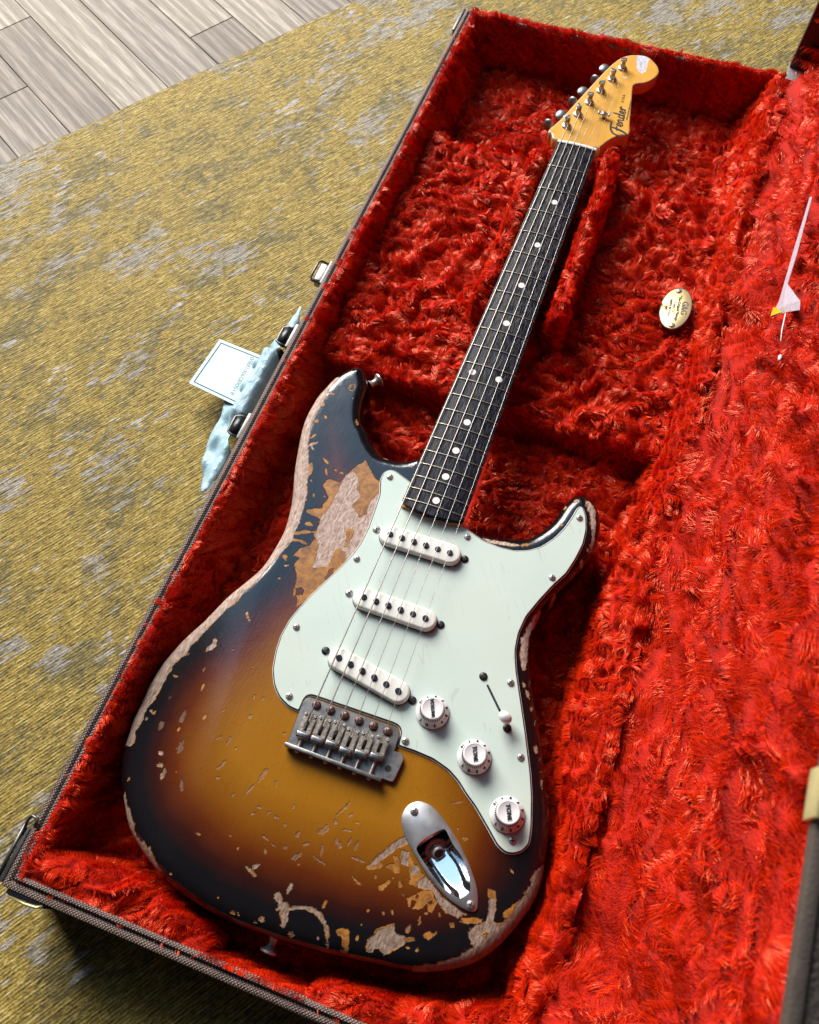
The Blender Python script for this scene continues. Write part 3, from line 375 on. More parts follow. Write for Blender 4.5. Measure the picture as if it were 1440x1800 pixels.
k.p(Base_Color=k.mix(nz, s2l('98cce2'), s2l('d6eff7')), Roughness=.28, Transmission_Weight=.35, Specular_IOR_Level=.5, Normal=k.bump(k.math('ADD', k.noise(k.vec(scale=(1, .3, 1), rot=(0, 0, .25)), 420, 5, .7, 2.5), k.math('MULTIPLY', k.n('TexVoronoi', {'Vector': k.vec(scale=(1, .45, 1), rot=(0, 0, .4)), 'Scale': 170.}, feature='DISTANCE_TO_EDGE').outputs[0], 1.2)), .32, .004)); M_film = k.m
k = N('clear_tag'); nz = k.noise(k.vec(), 300, 3); k.p(Base_Color=k.mix(nz, s2l('9a94a8'), s2l('ece8f0')), Roughness=.3); M_tag = k.m
M_yel = simple('yellow_print', s2l('d8c21a'), .4)
M_white = simple('white_thread', (.8, .79, .82), .5)
# ------------------------------------------------------------------ floor and rug
ZR = -.075
d_ = np.array([math.cos(math.radians(-31.3)), math.sin(math.radians(-31.3))]); n_ = np.array([-d_[1], d_[0]])
def quad_uv(s0, s1, t0, t1): return [tuple(d_*s+n_*t) for s, t in ((s0, t0), (s1, t0), (s1, t1), (s0, t1))]
fl = mk('floor', *[[(x, y, ZR-.0185) for x, y in ((-2.5, -2.5), (2.5, -2.5), (2.5, 2.8), (-2.5, 2.8))], [(0, 1, 2, 3)]], M_gap, smooth=False); tag(fl, kind='structure')
rows = [(.035, .105), (.105, .175), (.175, .2445), (.2445, .3135), (.3135, .388), (.388, .4565), (.4565, .527), (.527, .597), (.597, .667), (.667, .737), (.737, .807)]
joints = {1: [-.935], 2: [-1.062], 3: [-1.5], 4: [-1.45], 5: [-.883], 6: [-1.25, -.52], 7: [-.95], 8: [-.70, -1.3], 9: [-.45], 10: [-.8]}
for i, (t0, t1) in enumerate(rows):
    cuts = [-1.75]+sorted(joints.get(i, []))+[.12]
    for j in range(len(cuts)-1):
        a, b = cuts[j]+.0004, cuts[j+1]-.0004
        q = np.array(quad_uv(a, b, t0+.0004, t1-.0004)); qi = np.array(quad_uv(a+.0006, b-.0006, t0+.0009, t1-.0009))
        mk('plank', *stacked([q, q, qi], [ZR-.018, ZR-.0066, ZR-.006]), PLK[(i*2+j) % 3], fl, smooth=False)
e0 = np.array([-.658, .496]); ed_ = np.array([math.cos(RA), math.sin(RA)]); en = np.array([ed_[1], -ed_[0]])
P = [e0-ed_*2.2, e0-ed_*2.2+en*2.6, e0+ed_*1.7+en*2.6, e0+ed_*1.7]
Pn = ccw(np.array(P)); rg = mk('rug', *stacked([Pn, Pn, inset(Pn, .003)], [ZR-.0058, ZR-.002, ZR]), M_rug, smooth=False)
tag(rg, 'mustard yellow and grey distressed woven rug under the case', 'rug')

# ------------------------------------------------------------------ guitar
ZB = -.045
gt = empty('electric_guitar', (0, .1, ZB), 'worn sunburst electric guitar with mint pickguard lying in the red plush case', 'guitar')
OUT = smooth_closed(spline(ccw(mm(D['BODY'])), .002), 3)
OUT = ccw(OUT); RR = .0105
def arm(x, y):
    ax, ay, bx, by = -.112, .10, -.075, -.150; L = math.hypot(bx-ax, by-ay)
    d = np.maximum(((x-ax)*(by-ay)-(y-ay)*(bx-ax))/L, 0); return -.012*np.minimum(d/.067, 1.3)**1.5
woodP = [mm(p) for p in D['WOOD']]; ambP = [mm(p) for p in D['AMBER']]; amb2P = [mm(p) for p in D['AMBER2']]; holeP = [mm(p) for p in D['HOLE']]
_c1 = woodP[1].mean(0); woodP[1] = _c1+(woodP[1]-_c1)*np.array([1.16, 1.08])
def chip_poly(x, y, L, w, a, s):
    r = random.Random(s); a = math.radians(a); n = 12; out = []
    for i in range(n):
        t = 2*PI*i/n; q = r.uniform(.62, 1.25); u, v_ = math.cos(t)*L*q, math.sin(t)*w*q
        out.append((x+u*math.cos(a)-v_*math.sin(a), y+u*math.sin(a)+v_*math.cos(a)))
    return np.array(out)/1000
dentP = []
_ce = np.array([c_[:2] for c_ in D['CHIPS']])/1000; _cs = sdpoly(_ce[:, 0], _ce[:, 1], OUT)
for i, (x, y, L, w, a, kd) in enumerate(D['CHIPS']):
    if kd == 'b': w *= .8
    (dentP if kd == 'b' or (kd == 'w' and _cs[i] > .040 and x < 62) else woodP if kd == 'w' else ambP).append(chip_poly(x, y, L*1.0+.1, w*.95+.15, a, i))
def field(px, py):
    w = np.full(len(px), -.02); a = np.full(len(px), -.02)
    def acc(cur, L):
        for p in L:
            lo, hi = p.min(0)-.012, p.max(0)+.012
            k = np.where((px > lo[0]) & (px < hi[0]) & (py > lo[1]) & (py < hi[1]))[0]
            if len(k): cur[k] = np.maximum(cur[k], sdpoly(px[k], py[k], p))
    acc(w, woodP); acc(a, ambP)
    h = np.full(len(px), -.02); acc(h, holeP); w = np.minimum(w, -h); a = np.minimum(a, -h)
    h = np.full(len(px), -.02); acc(h, amb2P); w = np.minimum(w, -h); a = np.maximum(a, h)
    d = np.full(len(px), -.02); acc(d, dentP)
    return w, a, d
rings, rz = [], []
for i in range(8):
    ph = (PI/2)*i/7; rings.append(inset(OUT, RR*(1-math.cos(ph)))); rz.append(-RR+RR*math.sin(ph))
gx, gy = np.meshgrid(np.arange(-.17, .175, .003), np.arange(-.16, .325, .003)); gx = gx.ravel(); gy = gy.ravel()
fx, fy = np.meshgrid(np.arange(-.17, .175, .0009), np.arange(-.16, .325, .0009)); fx = fx.ravel(); fy = fy.ravel()
sf = sdpoly(gx, gy, OUT[::3]); kk = sf > RR+.0015; gx, gy = gx[kk], gy[kk]
w_, a_, e_ = field(fx, fy); near = (np.abs(w_) < .0016) | (np.abs(a_) < .0016) | (np.abs(e_) < .0014); fx, fy = fx[near], fy[near]
sf = sdpoly(fx, fy, OUT[::3]); kk = sf > RR+.0008; fx, fy = fx[kk]+rng.uniform(-2e-4, 2e-4, kk.sum()), fy[kk]+rng.uniform(-2e-4, 2e-4, kk.sum())
n0 = len(OUT)
RJ0 = smooth_closed(ccw(spline(mm(D['JREC']), .0010)), 2)
pts = np.vstack(rings+[np.c_[gx+rng.uniform(-4e-4, 4e-4, len(gx)), gy+rng.uniform(-4e-4, 4e-4, len(gx))], np.c_[fx, fy]])
zr0 = np.concatenate([np.full(n0, z) for z in rz]+[np.zeros(len(gx)+len(fx))])
cdt = delaunay_2d_cdt([Vector((float(a)*100, float(b)*100)) for a, b in pts], [(i, (i+1) % n0) for i in range(n0)], [], 1, 1e-6)
cv = np.array([(v[0], v[1]) for v in cdt[0]])/100; src = np.array([o[0] if len(o) else 0 for o in cdt[3]])
bz_ = zr0[src]+arm(cv[:, 0], cv[:, 1])
BV = np.c_[cv, bz_]; BF = [tuple(f) for f in cdt[2]]
_ce = np.array([cv[list(f)].mean(0) for f in BF]); _in = sdpoly(_ce[:, 0], _ce[:, 1], RJ0) > -.0012; BF = [f for f, q in zip(BF, _in) if not q]
ring0 = {int(s): i for i, s in enumerate(src) if s < n0}; r0 = [ring0[i] for i in range(n0)]
V = [tuple(p) for p in BV]; F = list(BF)
ed_r = OUT; prev = r0
for ins, z in ((0, -.020), (0, -.034), (.0025, -.041), (.008, ZB)):
    pr = inset(OUT, ins); st = len(V); V += [(p[0], p[1], min(z, BV[r0[i], 2]-.001) if z > -.03 else z) for i, p in enumerate(pr)]
    cur = list(range(st, st+n0)); F += [(prev[i], cur[i], cur[(i+1) % n0], prev[(i+1) % n0]) for i in range(n0)]; prev = cur
_b = inset(OUT, .008); _c = delaunay_2d_cdt([Vector((float(a)*100, float(b)*100)) for a, b in _b], [(i, (i+1) % n0) for i in range(n0)], [], 1, 1e-6)
st = len(V); V += [(q[0]/100, q[1]/100, ZB) for q in _c[0]]; F += [tuple(st+j for j in q[::-1]) for q in _c[2]]
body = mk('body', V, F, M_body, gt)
body['label'] = 'black edged sunburst body with finish worn to bare wood'
va = np.array([p for p in V]); bw, ba, bd = field(va[:, 0], va[:, 1]); be_ = sdpoly(va[:, 0], va[:, 1], OUT[::2])
for nm, ar in (('edge', np.maximum(be_, 0)*1000), ('wood', bw*1000), ('amber', ba*1000), ('dent', bd*1000)):
    at = body.data.attributes.new(nm, 'FLOAT', 'POINT'); at.data.foreach_set('value', ar.astype(np.float32))
print('body', len(V), time.time()-T0)

def lin(P, step):
    Q = np.vstack([P, P[:1]]); L = np.r_[0, np.cumsum(np.linalg.norm(np.diff(Q, axis=0), axis=1))]; k_ = int(L[-1]/step); q = np.linspace(0, L[-1], k_, endpoint=False)
    return np.c_[np.interp(q, L, Q[:, 0]), np.interp(q, L, Q[:, 1])]
# pickguard with three plies
G = smooth_closed(lin(ccw(mm(D['GUARD'])), .0012), 5); zs = [.0003, .0007, .0010, .0019, .0025]; ins = [0, .0001, .0005, .0014, .0016]
gr_ = [inset(G, i) for i in ins]; v, f = stacked(gr_, zs, False, False); n = len(G); mi = [1]*n+[1]*n+[2]*n+[0]*n
_c = delaunay_2d_cdt([Vector((float(a)*100, float(b)*100)) for a, b in gr_[-1]], [(i, (i+1) % n) for i in range(n)], [], 1, 1e-6)
st_ = len(v); v += [(q[0]/100, q[1]/100, .0025) for q in _c[0]]; f += [tuple(st_+j for j in q) for q in _c[2]]; mi += [0]*len(_c[2])
pg = mk('pickguard', v, f, [M_guard, M_guardwht, M_guardblk], gt, midx=mi, smooth=False)
ZG = .0025
# screw meshes
def screw_mesh(name, r, h, mat):
    v, f = lathe([(r, 0), (r, h*.25), (r*.86, h*.7), (r*.55, h*.95), (.0001, h)], 20, False); nf = len(f)
    a, b = box(-r*.62, r*.62, -r*.13, r*.13, h*.55, h*1.02); c, e = box(-r*.13, r*.13, -r*.62, r*.62, h*.55, h*1.03)
    V, F = join((v, f), (a, b), (c, e)); me = mesh(name, V, F, True); me.materials.append(mat); me.materials.append(M_black)
    me.polygons.foreach_set('material_index', [0]*nf+[1]*12); me.set_sharp_from_angle(angle=.7); return me
ME_gs = screw_mesh('pickguard_screw', .0029, .0016, M_nickel); ME_ps = screw_mesh('pickup_screw', .0033, .0018, simple('dark_screw', (.045, .042, .045), .35, .8))
ME_ps2 = screw_mesh('pickup_screw_bright', .0033, .0018, M_nickel)
def place(name, me, par, x, y, z, rot=None):
    return inst(name, me, par, Matrix.Translation((x, y, z)) @ Matrix.Rotation(random.uniform(0, PI) if rot is None else rot, 4, 'Z'))
for x, y in mm(D['GSCREW']): place('pickguard_screw', ME_gs, pg, x, y, ZG-.0002)
for i, (x, y) in enumerate(mm(D['PSCREW'])): place('pickup_screw', ME_ps2 if i in (0, 2) else ME_ps, pg, x, y, ZG-.0002)
for x, y in mm(D['SWSCREW']): place('switch_screw', ME_ps, pg, x, y, ZG-.0002)
# pickups
def stadium(L, Wd, n=14):
    r = Wd/2; h = L/2-r; out = []
    for i in range(n+1): a = -PI/2+PI*i/n; out.append((h+r*math.cos(a), r*math.sin(a)))
    for i in range(n+1): a = PI/2+PI*i/n; out.append((-h+r*math.cos(a), r*math.sin(a)))
    return np.array(out)
PL = mm(D['POLE'])
v, f = lathe([(.00245, 0), (.00245, .0009), (.0021, .0012)], 16); ME_pole = mesh('pole_piece', v, f); ME_pole.materials.append(M_pole); ME_pole.set_sharp_from_angle(angle=.6)
for q in range(3):
    a, b = PL[2*q], PL[2*q+1]; c = (a+b)/2; an = math.atan2(*(b-a)[::-1])
    st = stadium(.0700, .0180); M = Matrix.Translation((c[0], c[1], 0)) @ Matrix.Rotation(an, 4, 'Z')
    v, f = stacked([st, st, inset(st, .0004), inset(st, .0012), inset(st, .0022)], [.0012, .0066, .0080, .0087, .0089])
    pu = mk('pickup', v, f, M_cover, gt, M=M, autosmooth=50)
    gap = inset(st, -.0006); v, f = stacked([gap, gap], [.0012, ZG+.00025]); mk('pickup_slot', v, f, M_black, pu, M=M, smooth=False)
    for i in range(6):
        p = a+(b-a)*i/5; st_ = (.0004, .0006, .0009, .0009, .0003, .0006)[i]
        inst('pole_piece', ME_pole, pu, Matrix.Translation((p[0], p[1], .0082+st_)))
# knobs
prof = [(.0125, 0), (.0127, .0006), (.0126, .0014), (.0121, .0021), (.0110, .0032), (.0101, .0046), (.0095, .0060), (.0092, .0068), (.0085, .0118), (.0081, .0124), (.0074, .0126), (.0069, .0123), (.0004, .0121)]
v, f = lathe(prof, 48); ME_knob = mesh('control_knob', v, f); ME_knob.materials.append(M_knob); ME_knob.set_sharp_from_angle(angle=.6)
tv, tf = [], []
for i in range(40):
    if 3 <= i <= 7: continue
    a = 2*PI*i/40; rm = Matrix.Rotation(a, 4, 'Z') @ Matrix.Translation((.0089, 0, .0092)) @ Matrix.Rotation(-.139, 4, 'Y')
    tv_, tf_ = xf(box(-.0004, .00022, -.00028, .00028, -.0024, .0022), rm); n = len(tv); tv += tv_; tf += [tuple(j+n for j in q) for q in tf_]
ME_tick = mesh('tick_marks', tv, tf, False); ME_tick.materials.append(M_print)
for i, (x, y) in enumerate(mm(D['KNOB'])):
    M = Matrix.Translation((x, y, ZG+.0004)); kb = inst('control_knob', ME_knob, gt, M)
    kb['label'] = ('white volume knob', 'white tone knob nearest the volume knob', 'white tone knob at the tip of the pickguard')[i]
    tag(inst('tick_marks', ME_tick, kb, M), kind='stuff')
    ra = math.radians(-66)
    text('knob_lettering', ('VOLUME', 'TONE', 'TONE')[i], .0036 if i == 0 else .0042, M @ Matrix.Translation((0, 0, .0127)) @ Matrix.Rotation(ra, 4, 'Z'), M_print, kb, .00012, bold=.00014)
    for q, s in enumerate('1 2 3 4 5 6 7 8 9 10'.split()):
        a = math.radians(236+q*31.4); r = .0110
        Mn = M @ Matrix.Rotation(a, 4, 'Z') @ Matrix.Translation((r, 0, .0036)) @ Matrix.Rotation(math.radians(42), 4, 'Y') @ Matrix.Rotation(PI/2, 4, 'Z')
        text('knob_numeral', s, .0036, Mn, M_print, kb, .00030, bold=.00010)
# selector switch
sw = mm(D['SWITCH']); dv = sw[1]-sw[0]; an = math.atan2(dv[1], dv[0]); c = (sw[0]+sw[1])/2; M = Matrix.Translation((c[0], c[1], 0)) @ Matrix.Rotation(an, 4, 'Z')
L = np.linalg.norm(dv); v, f = stacked([stadium(L+.002, .0017)]*2, [.001, ZG+.0002]); sl = mk('switch_slot', v, f, M_black, gt, M=M, smooth=False)
st3 = Vector((sw[1][0]-.0005, sw[1][1]+.0005, .002)); tp = Vector((sw[2][0], sw[2][1], .0125)); ax = (tp-st3).normalized()
v, f = box(-.0007, .0007, -.002, .002, 0, .010); q = ax.to_track_quat('Z', 'Y').to_matrix().to_4x4(); mk('switch_lever', v, f, M_nickel, sl, M=Matrix.Translation(st3) @ q, smooth=False)
v, f = lathe([(.0020, -.0050), (.0032, -.0042), (.0041, -.0020), (.0043, .0005), (.0040, .0028), (.0030, .0044), (.0014, .0051)], 20); v = [(a*1.0, b*1.22, c_) for a, b, c_ in v]
mk('switch_tip', v, f, M_tip, sl, M=Matrix.Translation(tp) @ q @ Matrix.Rotation(.5, 4, 'Z'))

# jack plate with its dished recess
J = ccw(spline(mm(D['JACK']), .0014)); RJ = RJ0; cj = RJ.mean(0)
axd = (mm(D['JSCREW'])[1]-mm(D['JSCREW'])[0]); axd /= np.linalg.norm(axd)
def cdt_fill(pts, loops):
    ed = []; st = 0
    for n_l in loops: ed += [(st+i, st+(i+1) % n_l) for i in range(n_l)]; st += n_l
    c = delaunay_2d_cdt([Vector((float(a)*100, float(b)*100)) for a, b in pts], ed, [], 1, 1e-6)
    return np.array([(q[0], q[1]) for q in c[0]])/100, [tuple(q) for q in c[2]]
sv = (RJ-cj)@axd; s0_, s1_ = sv.min(), sv.max()
gx, gy = np.meshgrid(np.arange(-.01, .16, .0011), np.arange(-.11, .0, .0011)); gx, gy = gx.ravel(), gy.ravel(); sj = sdpoly(gx, gy, RJ); kk = sj > .0004
pts, fcs = cdt_fill(np.vstack([RJ, np.c_[gx[kk]+rng.uniform(-2e-4, 2e-4, kk.sum()), gy[kk]]]), [len(RJ)])
t = ((pts-cj)@axd-s0_)/(s1_-s0_); sd_ = np.maximum(sdpoly(pts[:, 0], pts[:, 1], RJ), 0)
dep = .0150*np.clip(1-t, 0, 1)**.85*S(0, .10, t)+.0004; zz_ = .0014-np.minimum(dep, .0150)*(1-np.clip(1-sd_/.0062, 0, 1)**2.2)
V = [(a[0], a[1], z) for a, z in zip(pts, zz_)]
jp = None
bowl = (V, fcs)
pl_p, pl_f = cdt_fill(np.vstack([J, inset(J, .0008), RJ]), [len(J)])
ce_ = np.array([pl_p[list(q)].mean(0) for q in pl_f]); ok_ = sdpoly(ce_[:, 0], ce_[:, 1], RJ) < 0; pl_f = [q for q, o_ in zip(pl_f, ok_) if o_]
so = sdpoly(pl_p[:, 0], pl_p[:, 1], J); pz = np.where(so < .0004, .0009, .0015); V = [(a[0], a[1], z) for a, z in zip(pl_p, pz)]
st_ = len(V); wall = [(p[0], p[1], 0.0) for p in J]+[(p[0], p[1], .0009) for p in J]; nj = len(J)
F = pl_f+[(st_+i, st_+(i+1) % nj, st_+nj+(i+1) % nj, st_+nj+i) for i in range(nj)]
jp = mk('jack_plate', V+wall, F, M_plate, gt, autosmooth=40)
mk('jack_recess', bowl[0], bowl[1], M_chrome, jp)
for x, y in mm(D['JSCREW']): place('jack_screw', ME_gs, jp, x, y, .0014)
jc = cj-axd*.0115; ja = Vector((axd[0]*.70, axd[1]*.70, .71)).normalized(); q = ja.to_track_quat('Z', 'X').to_matrix().to_4x4(); MJ = Matrix.Translation((jc[0], jc[1], -.0085)) @ q
v, f = lathe([(.0058, 0), (.0058, .0022), (.0050, .0030), (.0047, .0031)], 6); nut_ = mk('jack_nut', v, f, M_nickdk, jp, M=MJ, autosmooth=30)
v, f = lathe([(.0085, -.0012), (.0085, .0002), (.0080, .0006), (.0060, .0007)], 28); mk('jack_washer', v, f, M_nickdk, jp, M=MJ, autosmooth=40)
v, f = lathe([(.0043, .002), (.0043, .0052), (.0036, .0056), (.0033, .0050), (.0031, 0)], 24, False); mk('jack_socket', v, f, M_nickel, jp, M=MJ, autosmooth=40)
v, f = lathe([(.0034, .0), (.0034, .0051)], 20); mk('jack_hole', v, f, M_black, jp, M=MJ, smooth=False)

# bridge
BP_ = ccw(mm(D['BPLATE'])); 
def round_poly(P, rad, n=5):
    out = []; m = len(P)
    for i in range(m):
        a, b, c = P[i-1], P[i], P[(i+1) % m]; u = (a-b); w = (c-b); r = min(rad[i] if isinstance(rad, list) else rad, .45*np.linalg.norm(u), .45*np.linalg.norm(w))
        p0 = b+u/np.linalg.norm(u)*r; p1 = b+w/np.linalg.norm(w)*r
        for t in np.linspace(0, 1, n): out.append((1-t)**2*p0+2*t*(1-t)*b+t*t*p1)
    return np.array(out)
PB = [(-.0385, -.0262), (.0455, -.0262), (.0472, -.0082), (.0450, -.0042), (.0383, -.0046), (.0378, .0085), (.0345, .0122), (-.0362, .0112), (-.0395, .0075)]
PBr = round_poly(np.array(PB), [.0015, .003, .004, .003, .0008, .004, .004, .004, .004]); PBr = ccw(PBr)
zb = .0016
v, f = stacked([PBr, PBr, inset(PBr, .0005)], [zb, zb+.0019, zb+.0024]); br = mk('bridge_plate', v, f, simple('bridge_steel', (.33, .30, .28), .38, 1, (500, .1), (150, .35)), gt, autosmooth=40); ZP = zb+.0024
gapP = inset(PBr, -.0016); gapP = gapP[gapP[:, 1] > -.004] if False else gapP
v, f = bbox(-.0387, .0372, -.0292, -.0264, zb-.0006, zb+.0074, .0006); mk('bridge_lip', v, f, br.data.materials[0], br, autosmooth=40)
pv = mm(D['PIVOT']); ME_pv = screw_mesh('pivot_screw', .0035, .0024, M_rust)
for i in range(6): p = pv[0]+(pv[1]-pv[0])*i/5; place('pivot_screw', ME_pv, br, p[0], p[1], ZP-.0001)
v, f = lathe([(.0024, 0), (.0024, .0003)], 20); x, y = mm(D['ARMHOLE'])[0]; mk('arm_hole', v, f, M_black, br, M=Matrix.Translation((x, y, ZP-.0001)), smooth=False)
M_sad = simple('saddle_steel', (.40, .34, .28), .42, 1, (700, .25), (240, .4)); M_bar = simple('saddle_bar', (.34, .32, .31), .30, 1, None, (200, .3))
bar = mm(D['BARREL']); hs = mm(D['HSCREW']); isw = mm(D['ISCREW'])
v, f = lathe([(.0011, 0), (.0011, .0011), (.0008, .0013), (.00045, .0013), (.00045, .0004)], 10); ME_hs = mesh('height_screw', v, f); ME_hs.materials.append(M_nickel)
hw = .0050
for i in range(6):
    bx, by = -.0287+.01135*i, bar[i][1]; fy_ = hs[2*i][1]-.0012
    z1 = .0092
    # bent plate: flat with slot, rolled bar at the back
    L0, L1 = by+.002, fy_+.0034
    parts = []
    for (xa, xb, ya, yb) in ((-hw, -.0012, L0, L1), (.0012, hw, L0, L1), (-.0012, .0012, L0, L0+.0012), (-.0012, .0012, L0+.0085, L1)):
        parts.append(bbox(bx+xa, bx+xb, ya, yb, z1-.0012, z1, .00025, 1))
    v, f = join(*parts); sd = mk('saddle', v, f, M_sad, br, autosmooth=30)
    v, f = bbox(bx-.0012, bx+.0012, L0+.0011, L0+.0086, z1-.0040, z1-.0028, .0002, 1); mk('saddle_slot', v, f, M_black, sd, smooth=False)
    v, f = bbox(bx-hw, bx+hw, by-.0026, by+.0022, z1-.0046, z1+.0014, .0014, 3); mk('saddle_bar', v, f, M_bar, sd, autosmooth=40)
    for s in (-1, 1):
        v, f = bbox(bx+s*.0031-.0012, bx+s*.0031+.0012, L0+.0030, L0+.0085, z1-.0001, z1+.00025, .0001, 1); mk('saddle_stamp', v, f, M_sad, sd, smooth=False)
        inst('height_screw', ME_hs, sd, Matrix.Translation((bx+s*.0037, fy_+.0012, z1-.0002)))
    y0, y1 = by-.0022, -.0266; m = 44; path = [(bx, y0+(y1-y0)*t/m, .0064) for t in range(m+1)]
    v, f = tube(path, [.0009+.0005*(t % 4 in (1, 2)) for t in range(m+1)], 8); mk('intonation_screw', v, f, M_nickel, sd)
    v, f = lathe([(.0018, 0), (.0018, .0008), (.0012, .0016), (.0002, .0018)], 12); mk('intonation_screw_head', v, f, M_nickel, sd, M=Matrix.Translation((bx, -.0291, .0058)) @ Matrix.Rotation(PI/2, 4, 'X'))
# ------------------------------------------------------------------ neck
SCL = .648
def fy2(n): return SCL*2**(-n/12)
YE = fy2(21)-.0068; ZFB = .0094; RAD = .184
def hw_(y): t = (SCL-y)/(SCL-fy2(21)); return (.0411+(.0541-.0411)*t)/2
def arch(x, y): return ZFB+(math.sqrt(RAD**2-x*x)-math.sqrt(RAD**2-hw_(y)**2))
ys = list(np.linspace(SCL, YE+.004, 60)); nx = 17
V, F = [], []
sec = []
for y in ys: sec.append([(hw_(y)*s, y, arch(hw_(y)*s, y)) for s in np.linspace(-1, 1, nx)])
endrow = []                                            # rounded end of the board
for s in np.linspace(-1, 1, nx):
    x = hw_(YE)*s; endrow.append((x*.995, YE+.004-.0045*(1-s*s)**.5-.001*(1-abs(s)), arch(x, YE)))
sec.append(endrow)
for r in sec: V += r
nr = len(sec)
for j in range(nr-1):
    for i in range(nx-1): F.append((j*nx+i, (j+1)*nx+i, (j+1)*nx+i+1, j*nx+i+1))
# skirt
base = len(V); loop = [j*nx for j in range(nr)]+[(nr-1)*nx+i for i in range(1, nx)]+[j*nx+nx-1 for j in range(nr-2, -1, -1)]+[i for i in range(nx-2, 0, -1)]
for q in loop: p = V[q]; V.append((p[0]*1.0, p[1], ZFB-.0046))
m = len(loop)
for i in range(m): F.append((loop[i], base+i, base+(i+1) % m, loop[(i+1) % m]))
fb = mk('fretboard', V, F, M_rose, gt, autosmooth=40); fb['label'] = 'dark rosewood fretboard with white dots'
# neck wood : D section
V, F = [], []; nn = 15; yl = list(np.linspace(SCL+.002, YE+.001, 40))
for y in yl:
    h = hw_(min(y, SCL))+.0001; dep = .0150+(.0175-.0150)*(SCL-y)/(SCL-YE)
    if y < .25: dep = .0210
    top = ZFB-.0046
    for k_ in range(nn):
        a = PI*k_/(nn-1); V.append((-h*math.cos(a), y, top-dep*abs(math.sin(a))**.8))
for j in range(len(yl)-1):
    for i in range(nn-1): F.append((j*nn+i, j*nn+i+1, (j+1)*nn+i+1, (j+1)*nn+i))
    F.append((j*nn+nn-1, j*nn, (j+1)*nn, (j+1)*nn+nn-1))
F.append(tuple(range(nn))); F.append(tuple(range((len(yl)-1)*nn+nn-1, (len(yl)-1)*nn-1, -1)))
nk = mk('neck', V, F, M_maple, gt, autosmooth=50)
for i in range(1, 22):
    y = fy2(i); h = hw_(y)+.0004; xs = np.linspace(-h, h, 13)
    path = [(x, y, arch(min(max(x, -hw_(y)), hw_(y)), y)+.0002) for x in xs]
    path[0] = (path[0][0], y, path[0][2]-.0007); path[-1] = (path[-1][0], y, path[-1][2]-.0007)
    v, f = tube(path, .00070, 8); mk('fret', v, f, M_fret, fb)
v, f = lathe([(.00315, 0), (.00315, .0004)], 22); ME_dot = mesh('dot_inlay', v, f, False); ME_dot.materials.append(M_dot)
for i in (3, 5, 7, 9, 12, 15, 17, 19, 21):
    y = (fy2(i)+fy2(i-1))/2
    for x in ((-.0125, .0125) if i == 12 else (0,)):
        inst('dot_inlay', ME_dot, fb, Matrix.Translation((x, y, arch(x, y)-.00028)) @ Matrix.Rotation(math.asin(x/RAD), 4, 'Y'))
# nut
xs = np.linspace(-.0208, .0208, 13); P0 = [(x, arch(x, SCL)+.0012) for x in xs]
V = []; 
for y in (SCL-.0002, SCL+.0006, SCL+.0028, SCL+.0036):
    dz = -.0006 if y in (SCL-.0002, SCL+.0036) else 0
    V += [(x, y, z+dz) for x, z in P0]
V += [(x, SCL+.0036, -.002) for x, z in P0]; V += [(x, SCL-.0002, -.002) for x, z in P0]; n = 13; F = []
for j in range(6):
    for i in range(n-1): F.append((j*n+i, j*n+i+1, ((j+1) % 6)*n+i+1, ((j+1) % 6)*n+i))
F += [tuple(j*n for j in range(6)), tuple(j*n+n-1 for j in range(5, -1, -1))]
mk('nut', V, F, M_nut, gt, autosmooth=40)
# headstock
ZH = .0030
Hp = mm(D['HEAD']); Hp = ccw(Hp)
hk = spline(Hp, .0012)
hk = ccw(hk)
# dense face for the wear mask
hwp = mm(D['HWEAR'])
gx, gy = np.meshgrid(np.arange(-.05, .06, .0013), np.arange(.64, .84, .0013)); gx = gx.ravel(); gy = gy.ravel(); sfh = sdpoly(gx, gy, hk); kk = sfh > .0018
nh = len(hk); rr = [hk, inset(hk, .0003), inset(hk, .0010)]; pts = np.vstack(rr+[np.c_[gx[kk]+rng.uniform(-2e-4, 2e-4, kk.sum()), gy[kk]]])
zz = np.concatenate([np.full(nh, ZH-.0010), np.full(nh, ZH-.0003), np.full(nh, ZH), np.full(kk.sum(), ZH)])
cdt = delaunay_2d_cdt([Vector((float(a)*100, float(b)*100)) for a, b in pts], [(i, (i+1) % nh) for i in range(nh)], [], 1, 1e-6)
cv = np.array([(v[0], v[1]) for v in cdt[0]])/100; src = np.array([o[0] if len(o) else 0 for o in cdt[3]])
V = [(a, b, zz[s]) for (a, b), s in zip(cv, src)]; F = [tuple(q) for q in cdt[2]]; r_ = {int(s): i for i, s in enumerate(src) if s < nh}; prev = [r_[i] for i in range(nh)]
for ins_, z in ((0, ZH-.013), (.001, ZH-.0145)):
    st = len(V); V += [(p[0], p[1], z) for p in inset(hk, ins_)]; cur = list(range(st, st+nh)); F += [(prev[i], cur[i], cur[(i+1) % nh], prev[(i+1) % nh]) for i in range(nh)]; prev = cur
F.append(tuple(prev[::-1]))
hd_ = mk('headstock', V, F, M_maple, gt, autosmooth=50)
va = np.array(V); w = sdpoly(va[:, 0], va[:, 1], hwp)*1000
w = np.maximum(w, sdpoly(va[:, 0], va[:, 1], hk*1.0)*-1000+.55)                       # rubbed edges
w = np.where(va[:, 2] < ZH-.002, -5, w); sp = np.hypot(va[:, 0]-.0215, va[:, 1]-.7815)*-1000+1.9; w = np.maximum(w, sp)
hd_.data.attributes.new('wear', 'FLOAT', 'POINT').data.foreach_set('value', w.astype(np.float32))
nk.data.attributes.new('wear', 'FLOAT', 'POINT').data.foreach_set('value', np.full(len(nk.data.vertices), -9, np.float32))
